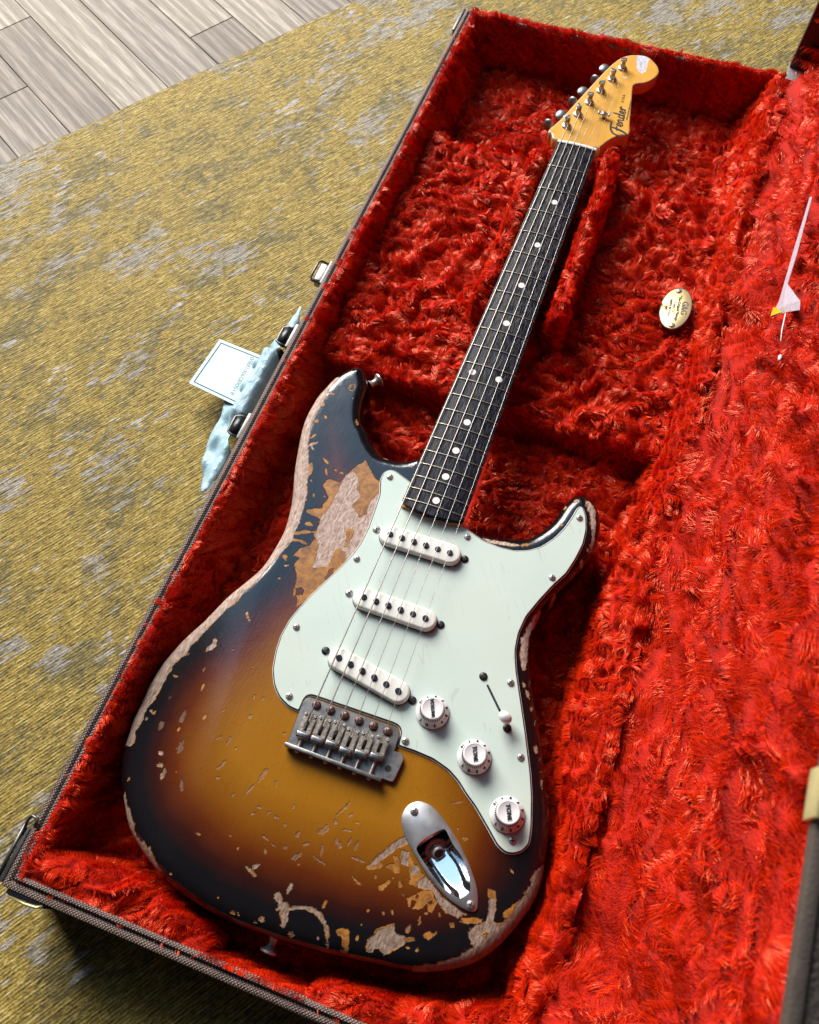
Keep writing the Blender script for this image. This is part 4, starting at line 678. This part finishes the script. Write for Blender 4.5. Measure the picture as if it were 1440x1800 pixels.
# logo strokes (brush ribbons); local x along the lettering, y up
lg = mm(D['LOGO']); o = lg[0]; xd = (lg[1]-lg[0]); LL = np.linalg.norm(xd); xd = xd/LL; yd = np.array([-xd[1], xd[0]])
strokes = [
 ([(-.02, -.18), (-.07, -.10), (-.06, .02), (.02, .10), (.16, .14), (.30, .135)], .030), ([(.155, .14), (.12, .02), (.07, -.10), (.01, -.19), (-.02, -.18)], .034), ([(.06, .0), (.13, .015), (.20, .03)], .026),
 ([(.20, -.055), (.27, -.03), (.285, .01), (.255, .03), (.225, -.01), (.225, -.065), (.26, -.085), (.31, -.05)], .024),
 ([(.33, .03), (.335, -.03), (.325, -.08)], .028), ([(.335, -.03), (.375, .025), (.405, .015), (.405, -.05), (.425, -.085), (.455, -.06)], .024),
 ([(.545, .015), (.505, .03), (.475, -.02), (.485, -.075), (.525, -.075), (.555, -.01)], .024), ([(.60, .155), (.585, .06), (.565, -.02), (.565, -.075), (.60, -.07)], .028),
 ([(.61, -.055), (.68, -.03), (.695, .01), (.665, .03), (.635, -.01), (.635, -.065), (.67, -.085), (.72, -.05)], .024),
 ([(.745, .035), (.75, -.03), (.74, -.085)], .028), ([(.75, -.025), (.785, .03), (.82, .03), (.835, .005)], .026)]
V, F = [], []
for pts_, wd_ in strokes:
    q = np.array(pts_); q = spline(q, .012, False); q = q*np.array([1.16, 1.25]); t = np.gradient(q, axis=0); t /= np.linalg.norm(t, axis=1)[:, None]; nn_ = np.c_[-t[:, 1], t[:, 0]]
    wv = wd_*.5*(.55+.6*np.sin(np.linspace(.25, PI-.25, len(q))))[:, None]*1.55
    A = q+nn_*wv; B = q-nn_*wv; st = len(V)
    for a, b in zip(A, B):
        for p in (a, b): w2 = o+xd*p[0]*LL+yd*(p[1]*LL-.0005); V.append((w2[0], w2[1], ZH+.00015+.00001*len(F) % 3e-5))
    for i in range(len(q)-1): F.append((st+2*i, st+2*i+1, st+2*i+3, st+2*i+2))
lo = mk('headstock_logo', V, F, M_print, hd_, smooth=False)
def on_head(x, y): return frame((x, y, ZH+.00022), (xd[0], xd[1], 0), (yd[0], yd[1], 0))
p = o+xd*.0560-yd*-.0005; text('headstock_lettering', 'STRA', .0042, on_head(p[0], p[1]), M_print, hd_, .00005, spacing=1.5)
p = o+xd*.0385-yd*.0082; text('headstock_lettering', 'WITH SYNCHRONIZED TREMOLO', .0021, on_head(p[0], p[1]), M_print, hd_, .00005)
# tuners
td = mm(D['POST']); tdir = (td[5]-td[0])/np.linalg.norm(td[5]-td[0]); tl = np.array([-tdir[1], tdir[0]])
bu = mm(D['BUTTON'])
v, f = lathe([(.0052, 0), (.0052, .0007), (.0046, .0016), (.0036, .0020), (.0031, .0022)], 20); ME_bush = mesh('tuner_bushing', v, f); ME_bush.materials.append(M_nickel); ME_bush.set_sharp_from_angle(angle=.6)
post_v = lathe([(.0030, 0), (.0029, .0040), (.0022, .0058), (.0022, .0072), (.0029, .0088), (.0030, .0112), (.0026, .0116)], 16)
slot = box(-.0006, .0006, -.0032, .0032, .0086, .0118)
V, F = join(post_v, slot); ME_post = mesh('tuner_post', V, F); ME_post.materials.append(M_nickel); ME_post.materials.append(M_black); ME_post.polygons.foreach_set('material_index', [0]*len(post_v[1])+[1]*6); ME_post.set_sharp_from_angle(angle=.6)
v, f = lathe([(.0004, -.0085), (.0035, -.0078), (.0062, -.0055), (.0074, -.001), (.0074, .002), (.0058, .0056), (.0032, .0078), (.0004, .0084)], 20); v = [(a*.8, b*.40, c_*.8) for a, b, c_ in v]; ME_btn = mesh('tuner_button', v, f); ME_btn.materials.append(simple('button_metal', (.20, .21, .22), .42, .9, None, (90, .2)))
for i in range(6):
    x, y = td[i]; b = Vector((bu[i][0]*.88+x*.12, bu[i][1]*.88+y*.12, -.0105))
    V_, F_ = lathe([(.0, 0)], 3, False) if False else tube([(x, y, -.0105), (b[0], b[1], -.0105)], .0019, 10)
    bs = inst('tuner_bushing', ME_bush, gt, Matrix.Translation((x, y, ZH)))
    inst('tuner_post', ME_post, bs, Matrix.Translation((x, y, ZH+.0005)) @ Matrix.Rotation(random.uniform(0, PI), 4, 'Z'))
    mk('tuner_shaft', V_, F_, M_nickel, bs)
    rot = (.2, 1.35, .25, 1.5, .15, 1.5)[i]
    inst('tuner_button', ME_btn, bs, frame((b[0], b[1], b[2]), (tl[0]*math.cos(0), tl[1], 0), (0, 0, 1)) @ Matrix.Rotation(rot, 4, 'X') @ Matrix.Rotation(PI/2, 4, 'X'))
tx, ty = mm(D['TREE'])[0]
parts = [bbox(tx-.0016, tx+.0016, ty-.0022, ty+.0022, ZH, ZH+.0042, .0005), bbox(tx-.0058, tx+.0058, ty-.0019, ty+.0019, ZH+.0036, ZH+.0050, .0005), bbox(tx-.0066, tx-.0048, ty-.0023, ty+.0023, ZH+.0034, ZH+.0064, .0006), bbox(tx+.0048, tx+.0066, ty-.0023, ty+.0023, ZH+.0034, ZH+.0064, .0006)]
tr_ = mk('string_tree', *join(*parts), M_nickel, gt, autosmooth=40); place('string_tree_screw', ME_gs, tr_, tx, ty, ZH+.0048)
# strings
sx_nut = np.linspace(-.0174, .0174, 6); sx_br = [-.0287+.01135*i for i in range(6)]; sr = [.00058, .00050, .00041, .00027, .00023, .00020]
for i in range(6):
    px, py = td[i]; xn = sx_nut[i]; zn = arch(xn, SCL)+.0014; xb = sx_br[i]; yb = mm(D['BARREL'])[i][1]+.0088
    path = [(xb, yb-.0035, .0062), (xb, yb, .0100), (xb, yb+.004, .0118), (xb, yb+.010, .0121)]
    for t in np.linspace(.08, 1, 14): path.append((xb+(xn-xb)*t, yb+.010+(SCL+.0008-yb-.010)*t, .0121+(zn-.0121)*t))
    pq = np.array([px, py])+tl*-.0030
    if i >= 4: path.append((tx+(-.0035 if i == 4 else .0035), ty, ZH+.0032))
    path.append((pq[0], pq[1]-.001, ZH+.0066)); path.append((px, py+.0029, ZH+.0064))
    for q in range(14): a = PI/2+q*2*PI/7; path.append((px+.0029*math.cos(a), py+.0029*math.sin(a), ZH+.0064+.00022*q))
    v, f = tube(path, sr[i], 7); mk('string', v, f, M_string_w if i < 3 else M_string_p, gt)
# strap buttons
v, f = lathe([(.0050, 0), (.0046, .0010), (.0032, .0030), (.0030, .0060), (.0048, .0090), (.0066, .0100), (.0066, .0114), (.0040, .0124), (.0005, .0126)], 22); ME_sb = mesh('strap_button', v, f); ME_sb.materials.append(M_nickel); ME_sb.set_sharp_from_angle(angle=.7)
inst('strap_button', ME_sb, gt, frame((-.1045, .3085, -.020), (0, 0, 1), (.75, -.55, 0)) @ Matrix.Rotation(0, 4, 'Z'))
inst('strap_button', ME_sb, gt, frame((.002, -.1475, -.022), (1, 0, 0), (0, 0, 1)))
print('guitar', time.time()-T0)
# ------------------------------------------------------------------ case
X0, X1, Y0, Y1 = -.189, .190, -.184, .848
cs = empty('guitar_case', (0, .33, ZR), 'open brown hard guitar case lined with red plush lying on the rug', 'guitar case')
def rect(d): return np.array([(X0+d, Y0+d), (X1-d, Y0+d), (X1-d, Y1-d), (X0+d, Y1-d)])
prof = [(0, ZR+.006), (0, -.0042), (.0006, -.0022), (.0022, -.0008), (.0040, -.0010), (.0052, -.0026), (.0060, -.0036), (.0066, -.0024), (.0078, .0006), (.0092, .0008), (.0106, -.0008), (.0112, -.0040), (.0112, -.02)]
v, f = stacked([rect(d) for d, z in prof], [z for d, z in prof], False, True); mk('case_wall', v, f, M_tolex, cs, autosmooth=60)
for q in ((X0+.03, Y0+.03), (X1-.03, Y0+.03), (X0+.03, Y1-.03), (X1-.03, Y1-.03)):
    v, f = lathe([(.009, ZR), (.008, ZR+.007)], 14); mk('case_foot', v, f, M_black, cs, M=Matrix.Translation((q[0], q[1], 0)))
PADR = mm(D['PADR']); PADR = PADR[np.argsort(PADR[:, 1])]
bl = np.array([(-.19, -.147), (-.112, -.141), (-.085, -.1445), (-.060, -.1495), (-.044, -.152), (-.036, -.158), (-.031, -.176), (.036, -.176), (.041, -.160), (.050, -.1535), (.095, -.147), (.130, -.140), (.150, -.132), (.19, -.120)])
def zcase(x, y):
    z = np.full(x.shape, -.056)
    z = z+(S(.322, .330, y))*.030                               # neck platform
    z = z-(S(.652, .662, y))*.040                               # headstock well
    nzx = (vn(x*22, y*22, 31)-.5)*.004
    for cx, y0, y1, w in ((-.0350, .415, .640, .0085), (.0405, .412, .648, .0080)):
        r = np.exp(-(((x-cx+nzx*.6-(y-.53)*(-.01 if cx < 0 else -.004)))/w)**6)*S(y0-.006, y0+.006, y)*(1-S(y1-.004, y1+.010, y))
        z = np.maximum(z, z+((.005 if cx < 0 else .012)-z)*r)
    xp = np.interp(y, PADR[:, 1], PADR[:, 0])
    pad = S(-.002, .011, x-xp)*(1-S(.312, .332, y)); z = z+(np.clip(-.014+.014*S(0, 1, (x-xp)/np.maximum(.182-xp, .006)), -.05, 0)-z)*pad
    yb = np.interp(x, bl[:, 0], bl[:, 1]); pad = S(-.002, .010, yb-y); z = np.maximum(z, z+((-.009+.006*S(.004, .02, yb-y))-z)*pad)
    wl = -.060*S(.002, .0215+nzx, x+.178); wt = -.075*S(-.002, .010, .838-y); wb = -.06*S(-.002, .010, y+.1735); wr = -.060*S(-.002, .033, .183-x)
    z = np.maximum.reduce([z, wl, wt, wb, wr])+.0105*S(.172, .182, x)*(1-S(.826, .836, y))*S(-.172, -.165, y)
    z = np.maximum(z, -.075*(1-S(.828, .838, y))+.0022*S(.836, .842, y)*(x < .186))
    return z
def fluff(x, y, a=1.0):
    r1 = 1-np.abs(2*vn(x*34+3*vn(x*15, y*15, 5), y*34+3*vn(x*15+9, y*15, 6), 1)-1); r2 = 1-np.abs(2*vn(x*66+vn(x*40, y*40, 8)*2, y*66, 2)-1); r3 = vn(x*210, y*210, 3)
    return a*(.0105*(r1-.6)+.0078*(r2-.55)+.0016*(r3-.5))
h = .0022; xs = np.arange(X0+.0095, X1+.002, h); ys = np.arange(Y0+.0100, Y1-.0015, h); GX, GY = np.meshgrid(xs, ys)
sdb = sdpoly(GX.ravel(), GY.ravel(), OUT[::4]).reshape(GX.shape)
near_rim = np.minimum.reduce([S(0, .010, GX-xs[0]), S(0, .010, GY-ys[0]), S(0, .010, ys[-1]-GY)])
wallm = .35+.65*np.minimum(S(0, .024, GX-xs[0]), np.minimum(S(0, .016, GY-ys[0]), S(0, .014, ys[-1]-GY)))
GZ = zcase(GX, GY)+fluff(GX, GY, .88)*wallm*(.25+.75*near_rim)
GZ = np.where(sdb > -.0005, np.minimum(GZ, -.010-.038*S(-.0005, .006, sdb)), GZ)
nkm = (np.abs(GX) < .030) & (GY > .2) & (GY < .84); GZ = np.where((np.abs(GX) < .0265) & (GY > .16) & (GY < .66), np.minimum(GZ, -.013), GZ)
def grid_faces(ny, nx): i = np.arange(ny*nx).reshape(ny, nx); return np.c_[i[:-1, :-1].ravel(), i[:-1, 1:].ravel(), i[1:, 1:].ravel(), i[1:, :-1].ravel()]
ny, nx = GX.shape
np_mesh('plush_lining', np.c_[GX.ravel(), GY.ravel(), GZ.ravel()], grid_faces(ny, nx), M_plush, cs)
# pile: crushed tufts as tapered blades
def pile(name, P, Nn, U, Vv, uv, parent, length, width, seed):
    """P base points, Nn normals, U/Vv tangents, uv plane coordinates (m)"""
    n = len(P); r = np.random.default_rng(seed); u, v = uv[:, 0], uv[:, 1]
    # every strand belongs to a tuft (jittered cell) and shares its lean and direction
    cl = .0110; cu0 = np.floor(u/cl); cv0 = np.floor(v/cl); best = np.full(n, 1e9); tu = np.zeros(n); tv = np.zeros(n); hk = np.zeros(n); hl = np.zeros(n)
    for a in (-1, 0, 1):
        for b in (-1, 0, 1):
            cu, cw = cu0+a, cv0+b; px = (cu+.5+(_hash(cu, cw, 51)-.5)*1.1)*cl; py = (cw+.5+(_hash(cu, cw, 52)-.5)*1.1)*cl
            dd = (px-u)**2+(py-v)**2; k = dd < best; best = np.where(k, dd, best); tu = np.where(k, px, tu); tv = np.where(k, py, tv); hk = np.where(k, _hash(cu, cw, 53), hk); hl = np.where(k, _hash(cu, cw, 54), hl)
    th = 2*PI*1.5*vn(tu*17, tv*17, 40+seed)+2.6*(hk-.5)+.5*(vn(u*90, v*90, 44)-.5); f = U*np.cos(th)[:, None]+Vv*np.sin(th)[:, None]
    lean = .75+.65*hl; jx = tu-u; jy = tv-v
    L = length*(.75+.5*r.random(n)); dirn = Nn*(1.25-.55*lean)[:, None]+f*lean[:, None]; dirn /= np.linalg.norm(dirn, axis=1)[:, None]
    dirn = dirn+r.normal(0, .06, (n, 3)); dirn /= np.linalg.norm(dirn, axis=1)[:, None]
    tipo = (U*jx[:, None]+Vv*jy[:, None])*(.45+.2*r.random(n))[:, None]
    mid = P+dirn*(L*.5)[:, None]+tipo*.30+Nn*(L*.12)[:, None]; tip = P+dirn*L[:, None]+tipo-Nn*(L*.14)[:, None]*lean[:, None]
    side = np.cross(dirn, Nn)+r.normal(0, .10, (n, 3)); side /= np.linalg.norm(side, axis=1)[:, None]
    w = width*(.6+.8*r.random(n))[:, None]
    b = P-Nn*.0012
    Vt = np.stack([b-side*w, b+side*w, mid-side*w*.85, mid+side*w*.85, tip], 1).reshape(-1, 3)
    i = np.arange(n)*5
    Tq = np.concatenate([np.c_[i, i+1, i+3], np.c_[i, i+3, i+2], np.c_[i+2, i+3, i+4]])
    return tag(np_mesh(name, Vt, Tq, M_pile, parent, smooth=True), kind='stuff')
gy_, gx_ = np.gradient(GZ, h)
dens = np.sqrt(1+gx_**2+gy_**2)*np.where(sdb > .004, 0, 1)*np.where((np.abs(GX) < .021) & (GY > .16) & (GY < .66), .0, 1)
dens = np.where((np.abs(GX) < .018) & (GY > .3) & (GY < .64), 0, dens)
cdf = np.cumsum(dens.ravel()); NB = 440000
pick = np.searchsorted(cdf, np.random.default_rng(3).random(NB)*cdf[-1]); iy, ix = np.unravel_index(np.minimum(pick, GX.size-1), GX.shape)
ju = rng.uniform(-.5, .5, NB)*h; jv = rng.uniform(-.5, .5, NB)*h
P = np.c_[GX[iy, ix]+ju, GY[iy, ix]+jv, GZ[iy, ix]+gx_[iy, ix]*ju+gy_[iy, ix]*jv]
Nn = np.c_[-gx_[iy, ix], -gy_[iy, ix], np.ones(NB)]; Nn /= np.linalg.norm(Nn, axis=1)[:, None]
U = np.c_[np.ones(NB), np.zeros(NB), gx_[iy, ix]]; U /= np.linalg.norm(U, axis=1)[:, None]; Vv = np.cross(Nn, U)
rimd = np.minimum.reduce([P[:, 0]-xs[0], P[:, 1]-ys[0], ys[-1]-P[:, 1]]); ln = np.where(rimd < .006, .0038, .0064)
arc = P[:, 2]*.9
pile('plush_pile', P, Nn, U, Vv, np.c_[P[:, 0]+arc, P[:, 1]+arc*.7], cs, ln, .00021, 1)

# lid, standing open on its hinge
LE = math.radians(1.6); UU = np.array([math.sin(LE), 0, math.cos(LE)]); WW = np.array([math.cos(LE), 0, -math.sin(LE)]); HX, HZ = .190, .003; LH = .3735; LD = .056
def lp(y, u, w): return np.array([HX+u*UU[0]+w*WW[0], y, HZ+u*UU[2]+w*WW[2]])
def lbox(y0, y1, u0, u1, w0, w1, b=.001):
    v, f = bbox(y0, y1, u0, u1, w0, w1, b); return [tuple(lp(*p)) for p in v], f
ld = mk('lid', *lbox(Y0, Y1, 0, LH, LD-.006, LD), M_tolex, cs, autosmooth=40)
mk('lid_wall', *lbox(Y1-.010, Y1, 0, LH, 0, LD-.0062), M_maroon, ld, autosmooth=40); mk('lid_wall', *lbox(Y0, Y0+.010, 0, LH, 0, LD-.0062), M_maroon, ld, autosmooth=40)
mk('lid_wall', *lbox(Y0+.0102, Y1-.0102, LH-.010, LH, .0028, LD-.0062), M_dkbrown, ld, autosmooth=40); mk('lid_wall', *lbox(Y0+.0102, Y1-.0102, -.006, -.001, .004, LD-.0062), M_tolex, ld, autosmooth=40)
mk('lid_edge_trim', *lbox(Y0, Y1, LH-.0040, LH+.0014, -.0016, .0026, .0012), simple('edge_trim', (.085, .065, .055), .5, 0, (900, .5), (200, .3)), ld, autosmooth=40)
mk('lid_edge_trim', *lbox(Y1-.030, Y1+.001, .010, .0125, -.001, .020, .0005), M_nickel, ld, autosmooth=40)
lh = .0026; us = np.arange(-.001, LH-.011, lh); yl_ = np.arange(Y0+.0115, Y1-.0105, lh); LY, LU = np.meshgrid(yl_, us)
def wlid(y, u):
    w = .043*S(-.004, .034, u)*(1-.6*(1-S(0, .016, LH-.011-u))); en = (1-S(0, .010, Y1-.0105-y)); w = w+(np.minimum(w, .0225)-w)*en
    en = (1-S(0, .012, y-Y0-.0115)); return w+(np.minimum(w, .01)-w)*en
LW = wlid(LY, LU)-fluff(LY*.34+LU*.12+5, LU*2.1+2, 2.7)
LP = np.stack([HX+LU*UU[0]+LW*WW[0], LY, HZ+LU*UU[2]+LW*WW[2]], -1)
np_mesh('lid_lining', LP.reshape(-1, 3), grid_faces(*LY.shape)[:, ::-1], M_plush, ld)
du, dy = np.gradient(LW, lh); dens = np.sqrt(1+du**2+dy**2)*np.where(LY < -.12, .3, 1); cdf = np.cumsum(dens.ravel()); NL = 290000
pick = np.searchsorted(cdf, np.random.default_rng(4).random(NL)*cdf[-1]); iy, ix = np.unravel_index(np.minimum(pick, LY.size-1), LY.shape)
a, b = rng.uniform(-.5, .5, NL)*lh, rng.uniform(-.5, .5, NL)*lh
ly, lu, lw = LY[iy, ix]+a, LU[iy, ix]+b, LW[iy, ix]+dy[iy, ix]*a+du[iy, ix]*b
P = np.c_[HX+lu*UU[0]+lw*WW[0], ly, HZ+lu*UU[2]+lw*WW[2]]
Yv = np.array([0, 1., 0]); Nn = -WW[None]*1.0+dy[iy, ix][:, None]*Yv+du[iy, ix][:, None]*UU; Nn /= np.linalg.norm(Nn, axis=1)[:, None]
U = Yv[None]+dy[iy, ix][:, None]*WW; U /= np.linalg.norm(U, axis=1)[:, None]; Vv = np.cross(Nn, U)
pile('lid_pile', P, Nn, U, Vv, np.c_[ly*.62, lu*1.35], ld, .0075, .00024, 2)
# brass draw latch on the lid edge
def plate(name, vf, mat, par): return mk(name, *vf, mat, par, autosmooth=40)
lt = plate('lid_latch', lbox(-.052, -.022, LH+.0016, LH+.0034, .0015, .024, .0007), M_brass, ld)
mk('latch_lever', *lbox(-.048, -.026, LH+.0035, LH+.0075, .003, .020, .0018), M_brass, lt, autosmooth=40)
mk('latch_catch', *lbox(-.046, -.030, LH-.004, LH+.0050, -.0034, -.0018, .0007), M_brass, lt, autosmooth=40)
# side hardware on the case's left wall
lt = mk('side_latch', *bbox(X0-.0030, X0-.0001, .398, .428, -.045, -.006, .0006), M_hw, cs, autosmooth=40)
mk('latch_catch', *bbox(X0-.0125, X0-.0031, .402, .424, -.020, -.008, .0018), M_nickdk, lt, autosmooth=40)
mk('latch_loop', *tube([(X0-.004, .400, -.010), (X0-.013, .400, -.008), (X0-.014, .404, -.006), (X0-.014, .422, -.006), (X0-.013, .426, -.008), (X0-.004, .426, -.010)], .0012, 8), M_hw, lt)
cr = mk('corner_clasp', *bbox(X0-.0036, X0-.0002, -.182, -.144, -.030, -.0025, .0008), M_hw, cs, autosmooth=40)
mk('clasp_hook', *tube([(X0-.0040, -.150, -.003), (X0-.0045, -.140, -.001), (X0-.002, -.1355, .0018), (X0+.003, -.1365, .0022), (X0+.0045, -.142, .0014)], .0013, 8), M_hw, cr)
mk('clasp_bar', *tube([(X0-.0052, -.186, -.004), (X0-.0054, -.165, -.003), (X0-.0050, -.142, -.002)], .0016, 8), M_hw, cr)
cr = mk('corner_clasp', *bbox(X0+.004, X0+.034, Y0-.0034, Y0-.0002, -.032, -.006, .0008), M_hw, cs, autosmooth=40)
mk('clasp_hook', *tube([(X0+.006, Y0-.0042, -.008), (X0+.020, Y0-.0050, -.007), (X0+.030, Y0-.0040, -.005), (X0+.034, Y0-.0015, -.005)], .0012, 8), M_brass, cr)
cr = mk('corner_clasp', *bbox(X0-.0034, X0-.0002, .806, .848, -.030, -.0015, .0008), M_hw, cs, autosmooth=40)
mk('clasp_stud', *xf(lathe([(.004, 0), (.0038, .003), (.001, .0045)], 14), frame((X0-.0002, .727, -.014), (0, 0, 1), (0, -1, 0)) @ Matrix.Rotation(PI, 4, 'X')), M_hw, cr)
# handle with its two rings
hb = mk('handle', *tube([(X0-.010, .318, -.022), (X0-.0165, .305, -.023), (X0-.019, .282, -.023), (X0-.019, .262, -.023), (X0-.0165, .243, -.023), (X0-.010, .232, -.022)], [.005, .0070, .0080, .0080, .0070, .005], 14), M_blkplast, cs)
for yc in (.329, .221):
    mk('handle_base', *bbox(X0-.004, X0-.0002, yc-.014, yc+.014, -.032, -.006, .0008), M_hw, hb, autosmooth=40)
    mk('handle_ring', *tube([(X0-.001, yc-.0105, -.011), (X0-.011, yc-.0105, -.010), (X0-.0155, yc-.0085, -.010), (X0-.0155, yc+.0085, -.010), (X0-.011, yc+.0105, -.010), (X0-.001, yc+.0105, -.011)], .0013, 10), M_hw, hb)
    mk('handle_end', *xf(lathe([(.003, -.0095), (.0052, -.0088), (.0055, 0), (.0052, .0088), (.003, .0095)], 18), frame((X0-.010, yc, -.0125), (1, 0, 0), (0, 0, -1))), M_blkplast, hb)
# maker's plaque on the plush by the right wall
pq = mm(D['PLAQUE']); zq = -.0175
pc = np.array([.1465, .4915]); st = np.array([(math.cos(a)*.0148, math.sin(a)*.0262) for a in np.linspace(0, 2*PI, 48, endpoint=False)])
MQ = frame((pc[0], pc[1], zq), (.955, .06, .29), (-.06, 1, 0)) 
v, f = stacked([st, st, inset(st, .0006)], [-.001, .0010, .0014]); plq = mk('plaque', v, f, M_brassplate, cs, M=MQ, autosmooth=40); plq['label'] = 'oval brass maker plaque with engraved lettering'
rim = [(p[0]*.985, p[1]*.985, .0014) for p in st]; mk('plaque_border', *tube([(p[0]*1.0, p[1]*1.0, .0008) for p in st], .0007, 6, True), M_print, plq, M=MQ)
for s in (-1, 1): inst('plaque_rivet', ME_gs, plq, MQ @ Matrix.Translation((0, s*.0222, .0012)))
RT = Matrix.Rotation(-PI/2, 4, 'Z')
for s, sz, xo in (('G&G', .0082, .0082), ('"The Original Vintage', .0037, .0026), ('Case Co."', .0037, -.0014), ('MADE IN U.S.A.', .0033, -.0054), ('2021', .0028, -.0088)):
    text('plaque_lettering', s, sz, MQ @ Matrix.Translation((xo, 0, .00165)) @ RT, M_print, plq, .00012, bold=.00010)
print('case', time.time()-T0)

# ------------------------------------------------------------------ things hanging on the case
from mathutils.noise import noise as mnoise
def sheet(name, poly, zf, mat, thick=.0003, step=.004, amp=.0015, label=None, cat=None):
    P = ccw(np.array(poly)); P = ccw(spline(P, step*.8)) if len(P) > 6 else P
    gx, gy = np.meshgrid(np.arange(P[:, 0].min(), P[:, 0].max(), step), np.arange(P[:, 1].min(), P[:, 1].max(), step)); gx, gy = gx.ravel(), gy.ravel(); kk = sdpoly(gx, gy, P) > step*.4
    pts = np.vstack([P, np.c_[gx[kk], gy[kk]]]); n = len(P)
    c = delaunay_2d_cdt([Vector((float(a)*100, float(b)*100)) for a, b in pts], [(i, (i+1) % n) for i in range(n)], [], 1, 1e-6)
    V = [(a[0]/100, a[1]/100, zf(a[0]/100, a[1]/100)+amp*mnoise(Vector((a[0]*1.1, a[1]*.8, 3.)))+amp*.6*mnoise(Vector((a[0]*3.5, a[1]*2.0, 1.)))) for a in c[0]]
    o = mk(name, V, [tuple(q) for q in c[2]], mat); md = o.modifiers.new('thickness', 'SOLIDIFY'); md.thickness = thick
    if label: tag(o, label, cat)
    return o
film = [(-.2045, .374), (-.2000, .362), (-.1935, .342), (-.2010, .326), (-.2035, .316), (-.1945, .300), (-.1935, .262), (-.1960, .240), (-.2040, .232), (-.2065, .212), (-.1985, .200), (-.1975, .182), (-.2000, .158), (-.2065, .155), (-.2260, .192), (-.2330, .216), (-.2330, .240), (-.2400, .266), (-.2380, .292), (-.2300, .314), (-.2185, .330), (-.2115, .348)]
def zfilm(x, y):
    e = 1 if .236 < y < .312 else max(0, 1-min(abs(y-.236), abs(y-.312))/.010)
    b = math.exp(-((x+.207)/.0105)**4)*e
    return -.032+.0205*b+.55*min(0, x+.215)+.012*(1-e)*math.exp(-((x+.203)/.008)**2)+.006*math.sin(y*210)*math.exp(-((x+.222)/.006)**2)
sheet('plastic_film', film, zfilm, M_film, .0004, .0024, .0016, 'crumpled pale blue plastic film wrapped round the case handle', 'plastic film')
ca = np.array([(-.2790, .3300), (-.2850, .2715), (-.2060, .2500), (-.2060, .3120)]); zc_ = lambda x, y: -.052+(x+.285)*.25
cd = ccw(ca); V = [(p[0], p[1], zc_(*p)) for p in cd]; V += [(p[0], p[1], zc_(*p)+.0005) for p in cd]
card = mk('hang_tag', V, [(3, 2, 1, 0), (4, 5, 6, 7)]+[(i, (i+1) % 4, 4+(i+1) % 4, 4+i) for i in range(4)], M_card, smooth=False); tag(card, 'pale blue hang tag card with thin black border under the plastic film', 'hang tag')
ce = ca.mean(0); q = ce+(ca-ce)*np.array([.88, .88]); cl_ = [(p[0], p[1], zc_(*p)+.0009) for p in q]
mk('tag_border', *tube(cl_, .0004, 4, True), M_cardline, card, smooth=False)
dd = (ca[3]-ca[2]); dd /= np.linalg.norm(dd); p = ca[2]+(ca[1]-ca[2])*.27+dd*.030
text('tag_lettering', 'R100682900188001', .0062, frame((p[0], p[1], zc_(*p)+.0078), (-dd[0], -dd[1], 0), (dd[1], -dd[0], 0)) @ Matrix.Rotation(PI, 4, 'Z'), M_cardline, card, .0001)
# folded clear tag on a thread hanging in the lid
def lq(y, u, w): return tuple(lp(y, u, w))
tq = lambda L, w=.030: [lq(y, u, w) for y, u in L]
tg = mk('lid_tag', tq([(.4985, .1360), (.5040, .1305), (.4540, .1150), (.3998, .1022), (.3925, .1105), (.4400, .1265)], .0208)+[lq(.4175, .1198, .0205), lq(.3539, .1690, .0198), lq(.3457, .1691, .0205), lq(.3710, .1378, .0200), lq(.4039, .0947, .0208), lq(.4092, .1075, .0206), lq(.3830, .1310, .0188)],
        [(0, 1, 2, 5), (5, 2, 3, 4), (6, 7, 12), (7, 8, 9, 12), (12, 9, 10, 11), (6, 12, 11)], M_tag, smooth=False); tag(tg, 'small folded clear plastic tag with yellow corner hanging on the red lid lining', 'tag')
md = tg.modifiers.new('thickness', 'SOLIDIFY'); md.thickness = .0005
mk('tag_print', tq([(.4105, .0985), (.3870, .1240), (.3790, .1285), (.4039, .0952)], .0192), [(0, 1, 2, 3)], M_yel, tg, smooth=False)
mk('tag_thread', *tube(tq([(.3720, .1360), (.3653, .1359), (.3554, .1357), (.3414, .1392)], .0200), .0005, 5), M_white, tg)
mk('tag_bead', *xf(lathe([(.0002, -.003), (.0011, -.002), (.0015, 0), (.0011, .002), (.0002, .003)], 10), frame(lq(.3251, .1406, .0215), (1, 0, 0), (0, 0, 1))), M_white, tg)
print('done', time.time()-T0, len(bpy.data.objects))
